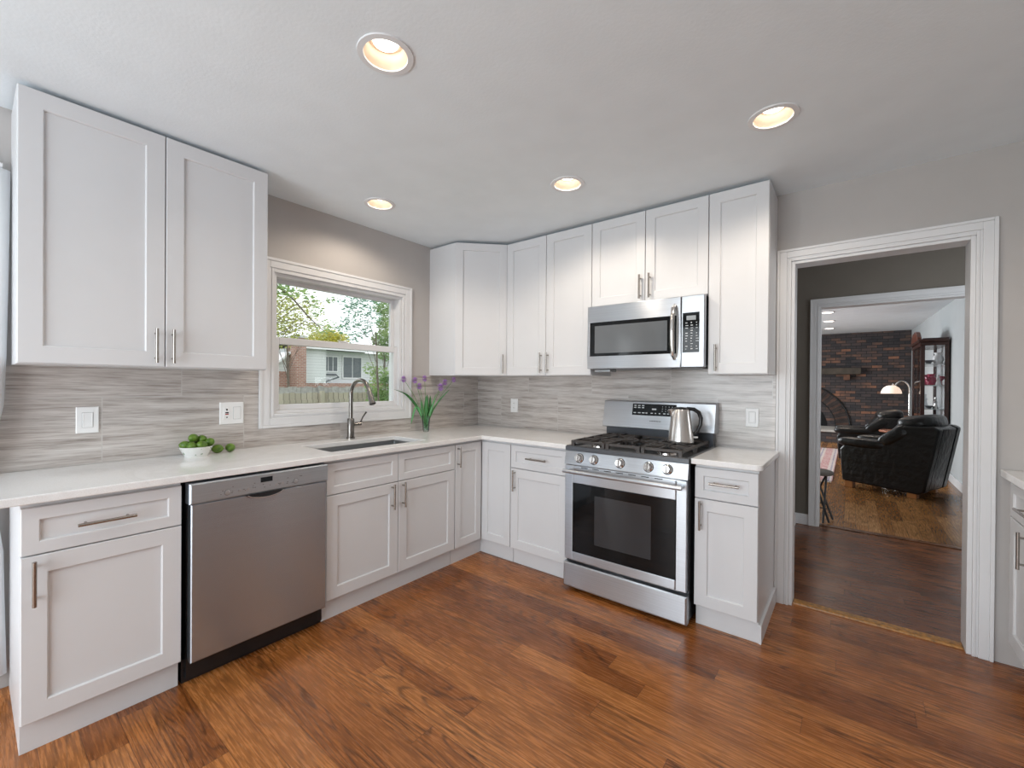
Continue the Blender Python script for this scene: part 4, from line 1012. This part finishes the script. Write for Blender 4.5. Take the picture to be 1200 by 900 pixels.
b.inputs['Color1'].default_value = (.26, .10, .07, 1); b.inputs['Color2'].default_value = (.40, .20, .15, 1); b.inputs['Mortar'].default_value = (.42, .38, .35, 1)
RB.set(color=b.outputs['Color'], rough=.85)
ROOF = plain('grey_shingles', (.30, .30, .31), .9, var=.2, scale=30.)
DGL = plain('dark_window_glass', (.10, .12, .13), .1)
t = thing('neighbour_house', 'white clapboard house with brick chimney beyond the fences', 'house', (-20, 7.95, -.7))
def hbox(name, x0, x1, y0, y1, z0, z1, mat, par=None):
    bm = new(); box(bm, x0, x1, y0, y1, z0, z1); return obj(name, bm, mat, par or t)
hbox('brick_wall', -5.98, -.02, .02, 6.4, 0, 1.95, RB.m)
hbox('siding_wall', -6, 0, 0, 1.33, 1.9501, 3.88, SID)
hbox('siding_wall', -6, -.6, 1.3301, 6.4, 1.9501, 3.80, SID)
# roof
bm = new()
vs = [bm.verts.new(p) for p in ((.35, -.35, 3.80), (-3, -.35, 4.35), (-6.3, -.35, 3.80), (.35, 6.6, 3.80), (-3, 6.6, 4.35), (-6.3, 6.6, 3.80), (.35, -.35, 3.92), (-3, -.35, 4.5), (-6.3, -.35, 3.92), (.35, 6.6, 3.92), (-3, 6.6, 4.5), (-6.3, 6.6, 3.92))]
for f in ((6, 7, 10, 9), (7, 8, 11, 10), (0, 3, 4, 1), (1, 4, 5, 2), (0, 1, 7, 6), (1, 2, 8, 7), (3, 9, 10, 4), (4, 10, 11, 5), (0, 6, 9, 3), (2, 5, 11, 8)): bm.faces.new([vs[i] for i in f])
obj('roof', bm, ROOF, t)
hbox('fascia', .30, .36, -.35, 6.6, 3.78, 3.925, TRIMW)
for a, b, c, d, nm in ((1.42, 2.35, 2.58, 3.52, 'window'), (2.62, 3.90, 2.22, 3.55, 'window')):
    x = -.6 + .0005
    f = hbox(nm, x, x+.06, a, b, c, d, TRIMW)
    n = 3 if b-a < 1 else 2; wq = (b-a-.08)/n
    for k in range(n): hbox('pane', x+.0605, x+.065, a+.06+k*wq, a+.02+(k+1)*wq, c+.07, d-.07, DGL, f)
hbox('chimney', -.45, .45, -.53, -.001, 0, 4.30, RB.m)
hbox('chimney_cap', -.50, .50, -.58, .05, 4.3001, 4.42, plain('chimney_cap', (.6, .6, .6), .8))
# low gabled wing
hbox('wing_brick_wall', -5, -.3, -1.7, -.5305, 0, 2.55, RB.m)
bm = new(); pl = [(-1.62, 2.551), (-.54, 2.551), (-.54, 3.46)]
a_ = [bm.verts.new((-.32, y, z)) for y, z in pl]; b_ = [bm.verts.new((-4.9, y, z)) for y, z in pl]
bm.faces.new(a_); bm.faces.new(b_[::-1])
for k in range(3): bm.faces.new((a_[k], a_[(k+1) % 3], b_[(k+1) % 3], b_[k]))
obj('wing_gable', bm, SID, t)
bm = new(); pl = [(-2.05, 2.18), (-.535, 3.47), (-.535, 3.60), (-2.05, 2.31)]
a_ = [bm.verts.new((-.1, y, z)) for y, z in pl]; b_ = [bm.verts.new((-5.1, y, z)) for y, z in pl]
bm.faces.new(a_); bm.faces.new(b_[::-1])
for k in range(4): bm.faces.new((a_[k], a_[(k+1) % 4], b_[(k+1) % 4], b_[k]))
obj('wing_roof', bm, TRIMW, t)
bm = new(); tube(bm, [(-.52, 1.40, 2.45), (-.52, 2.2, 2.45), (-.3, 2.25, 2.3), (-.05, 1.36, 2.05), (-.05, 1.36, 1.95)], .04, 8); obj('drain_pipe', bm, DGL, t, smooth=True)

# trees
def leafmat(name, a, b):
    m = NT(name); o_ = m.n('ShaderNodeTexCoord').outputs['Object']
    col = m.ramp(m.noise(o_, 2.5, 3), [(.35, a), (.65, b)])
    tr = m.n('ShaderNodeBsdfTranslucent'); m.l(col, tr.inputs[0]); m.set(color=col, rough=.6)
    mx = m.n('ShaderNodeMixShader'); mx.inputs[0].default_value = .35
    m.l(m.b.outputs[0], mx.inputs[1]); m.l(tr.outputs[0], mx.inputs[2]); m.l(mx.outputs[0], m.t.nodes['Material Output'].inputs[0]); return m.m
LY_ = leafmat('yellow_green_leaves', (.34, .38, .10), (.62, .62, .22)); LG = leafmat('green_leaves', (.16, .30, .10), (.40, .52, .20)); LT = leafmat('blue_green_leaves', (.08, .24, .17), (.28, .46, .32))
LBUSH = leafmat('golden_bush_leaves', (.42, .42, .05), (.70, .64, .10))
BARK = plain('tree_bark', (.14, .11, .085), .9, var=.3)
def foliage(name, blobs, mat, par, origin, seed):
    rnd = random.Random(seed); V = []; F = []
    for (c, r, n, ls) in blobs:
        for _ in range(n):
            while True:
                p = Vector((rnd.uniform(-1, 1), rnd.uniform(-1, 1), rnd.uniform(-1, 1)))
                if p.length < 1: break
            p = Vector((c[0]+p.x*r[0], c[1]+p.y*r[1], c[2]+p.z*r[2]))-Vector(origin)
            d = Vector((rnd.gauss(0, 1), rnd.gauss(0, 1), rnd.gauss(0, 1))); x, y = frame_of(d); s_ = ls*rnd.uniform(.6, 1.3); b0 = len(V)
            V += [p-x*s_, p+y*s_*.45, p+x*s_, p-y*s_*.45]; F.append((b0, b0+1, b0+2, b0+3))
    me = bpy.data.meshes.new(name); me.from_pydata([tuple(v) for v in V], [], F); me.materials.append(mat)
    o = bpy.data.objects.new(name, me); COL.objects.link(o); o.parent = par; o['kind'] = 'stuff'; return o
def tree(name, label, cat, x, y, trunk, blobs, mat, seed, group=None, r=.09):
    t = thing(name, label, cat, (x, y, -.7), group=group); rnd = random.Random(seed)
    top = Vector((0, 0, trunk)); bm = new()
    tube(bm, [(0, 0, 0), (.05, .05, trunk*.5), top], [r, r*.8, r*.5], 10)
    obj('trunk', bm, BARK, t, smooth=True)
    for (c, rr, n, ls) in blobs[:14]:
        e = Vector(c)-Vector((x, y, -.7)); s0 = Vector((.03, .03, trunk*rnd.uniform(.55, .98))); mid = (s0+e)/2+Vector((0, rnd.uniform(-.2, .2), rnd.uniform(0, .3)))
        bm = new(); tube(bm, [s0, mid, e], [r*.22, r*.13, r*.05], 7); obj('branch', bm, BARK, t, smooth=True)
    foliage('foliage', blobs, mat, t, (x, y, -.7), seed); return t
# view rays from the camera give rough directions; every tree has its own distance
def at(px, py, X):
    y_, p_, r_ = R(38.2556), R(-0.2712), R(0.4386)
    fw = Vector((-math.sin(y_)*math.cos(p_), math.cos(y_)*math.cos(p_), math.sin(p_))); rt_ = Vector((math.cos(y_), math.sin(y_), 0)); up = rt_.cross(fw)
    Rr = math.cos(r_)*rt_+math.sin(r_)*up; U = -math.sin(r_)*rt_+math.cos(r_)*up
    d = fw+Rr*(px-600)/504.18+U*(451.95-py)/504.18; k = (X-CAM.x)/d.x; return CAM+d*k
def blobs_at(lst, X):
    out = []
    for px, py, rp, n, ls in lst:
        p = at(px, py, X); k = (p-CAM).length/504.18*rp*1.1; out.append((tuple(p), (k, k*1.1, k), int(n*1.6), ls*.78))
    return out
B = blobs_at([(332, 372, 14, 260, .085), (345, 352, 13, 200, .08), (333, 395, 12, 200, .085), (352, 380, 15, 260, .08), (368, 362, 10, 110, .08), (322, 350, 12, 150, .08), (372, 388, 10, 120, .08), (310, 380, 18, 300, .09), (300, 345, 18, 250, .09)], -15)
p = at(336, 455, -15); tree('leafy_tree', 'yellow-green leafy tree at the left of the window view', 'tree', -15, p.y, 3.6, B, LY_, 3, r=.06)
B = blobs_at([(327, 340, 8, 50, .06), (341, 343, 7, 30, .06), (352, 340, 8, 30, .06), (365, 350, 7, 24, .06), (372, 365, 6, 20, .06), (386, 353, 4, 10, .06), (393, 350, 4, 10, .06), (380, 382, 8, 30, .06), (395, 385, 8, 36, .055), (318, 330, 12, 80, .06)], -7)
p = at(300, 455, -7); t = tree('overhanging_tree', 'nearer tree reaching a dark slanting branch across the upper sash', 'tree', -7, p.y, 3.4, B, LG, 4, r=.05)
a, b, c = at(305, 318, -7), at(345, 352, -7), at(382, 390, -7); o0 = Vector((-7, p.y, -.7))
bm = new(); tube(bm, [(0, 0, 3.3), a-o0, at(325, 335, -7)-o0, b-o0, at(362, 372, -7)-o0, c-o0], [.05, .035, .024, .02, .016, .008], 8); obj('branch', bm, BARK, t, smooth=True)
B = blobs_at([(372, 400, 9, 700, .10), (386, 396, 9, 800, .10), (398, 399, 9, 700, .10), (384, 404, 12, 800, .10)], -27)
p = at(384, 455, -27); tree('golden_tree', 'dense round golden-green tree above the neighbouring roof', 'tree', -27, p.y, 3.4, B, LBUSH, 5)
B = blobs_at([(408, 355, 9, 80, .045), (422, 362, 10, 90, .045), (412, 375, 10, 90, .045), (425, 385, 9, 80, .045), (415, 395, 7, 50, .045), (432, 352, 10, 90, .045), (403, 385, 6, 30, .045), (436, 372, 9, 80, .045), (420, 345, 10, 80, .045)], -6)
p = at(440, 460, -6); tree('airy_tree', 'airy tree with sparse blue-green leaves in the middle of the upper sash', 'tree', -6, p.y, 3.2, B, LT, 6, r=.028)
B = blobs_at([(448, 360, 9, 330, .05), (452, 380, 9, 400, .05), (447, 398, 9, 400, .05), (454, 345, 9, 240, .05), (453, 412, 10, 300, .05), (460, 400, 10, 400, .05), (462, 370, 10, 300, .05)], -7.2)
p = at(449, 460, -7.2); tree('slender_tree', 'slender dense green tree at the right edge of the upper sash', 'tree', -7.2, p.y, 3.2, B, LG, 7, r=.028)
B = blobs_at([(446, 440, 10, 260, .045), (438, 455, 9, 240, .045), (452, 462, 10, 420, .045), (444, 470, 12, 500, .045), (434, 432, 7, 90, .045), (456, 445, 8, 260, .045)], -6.6)
p = at(446, 470, -6.6); tree('tall_shrub', 'tall green shrub in front of the neighbouring house, lower right of the window', 'shrub', -6.6, p.y, 1.4, B, LG, 8, r=.014)
B = blobs_at([(330, 425, 14, 900, .12), (345, 405, 10, 400, .12), (322, 405, 12, 500, .12)], -30)
p = at(334, 455, -30); tree('distant_tree', 'soft green distant tree behind the low gabled wing', 'tree', -30, p.y, 2.8, B, LG, 9)
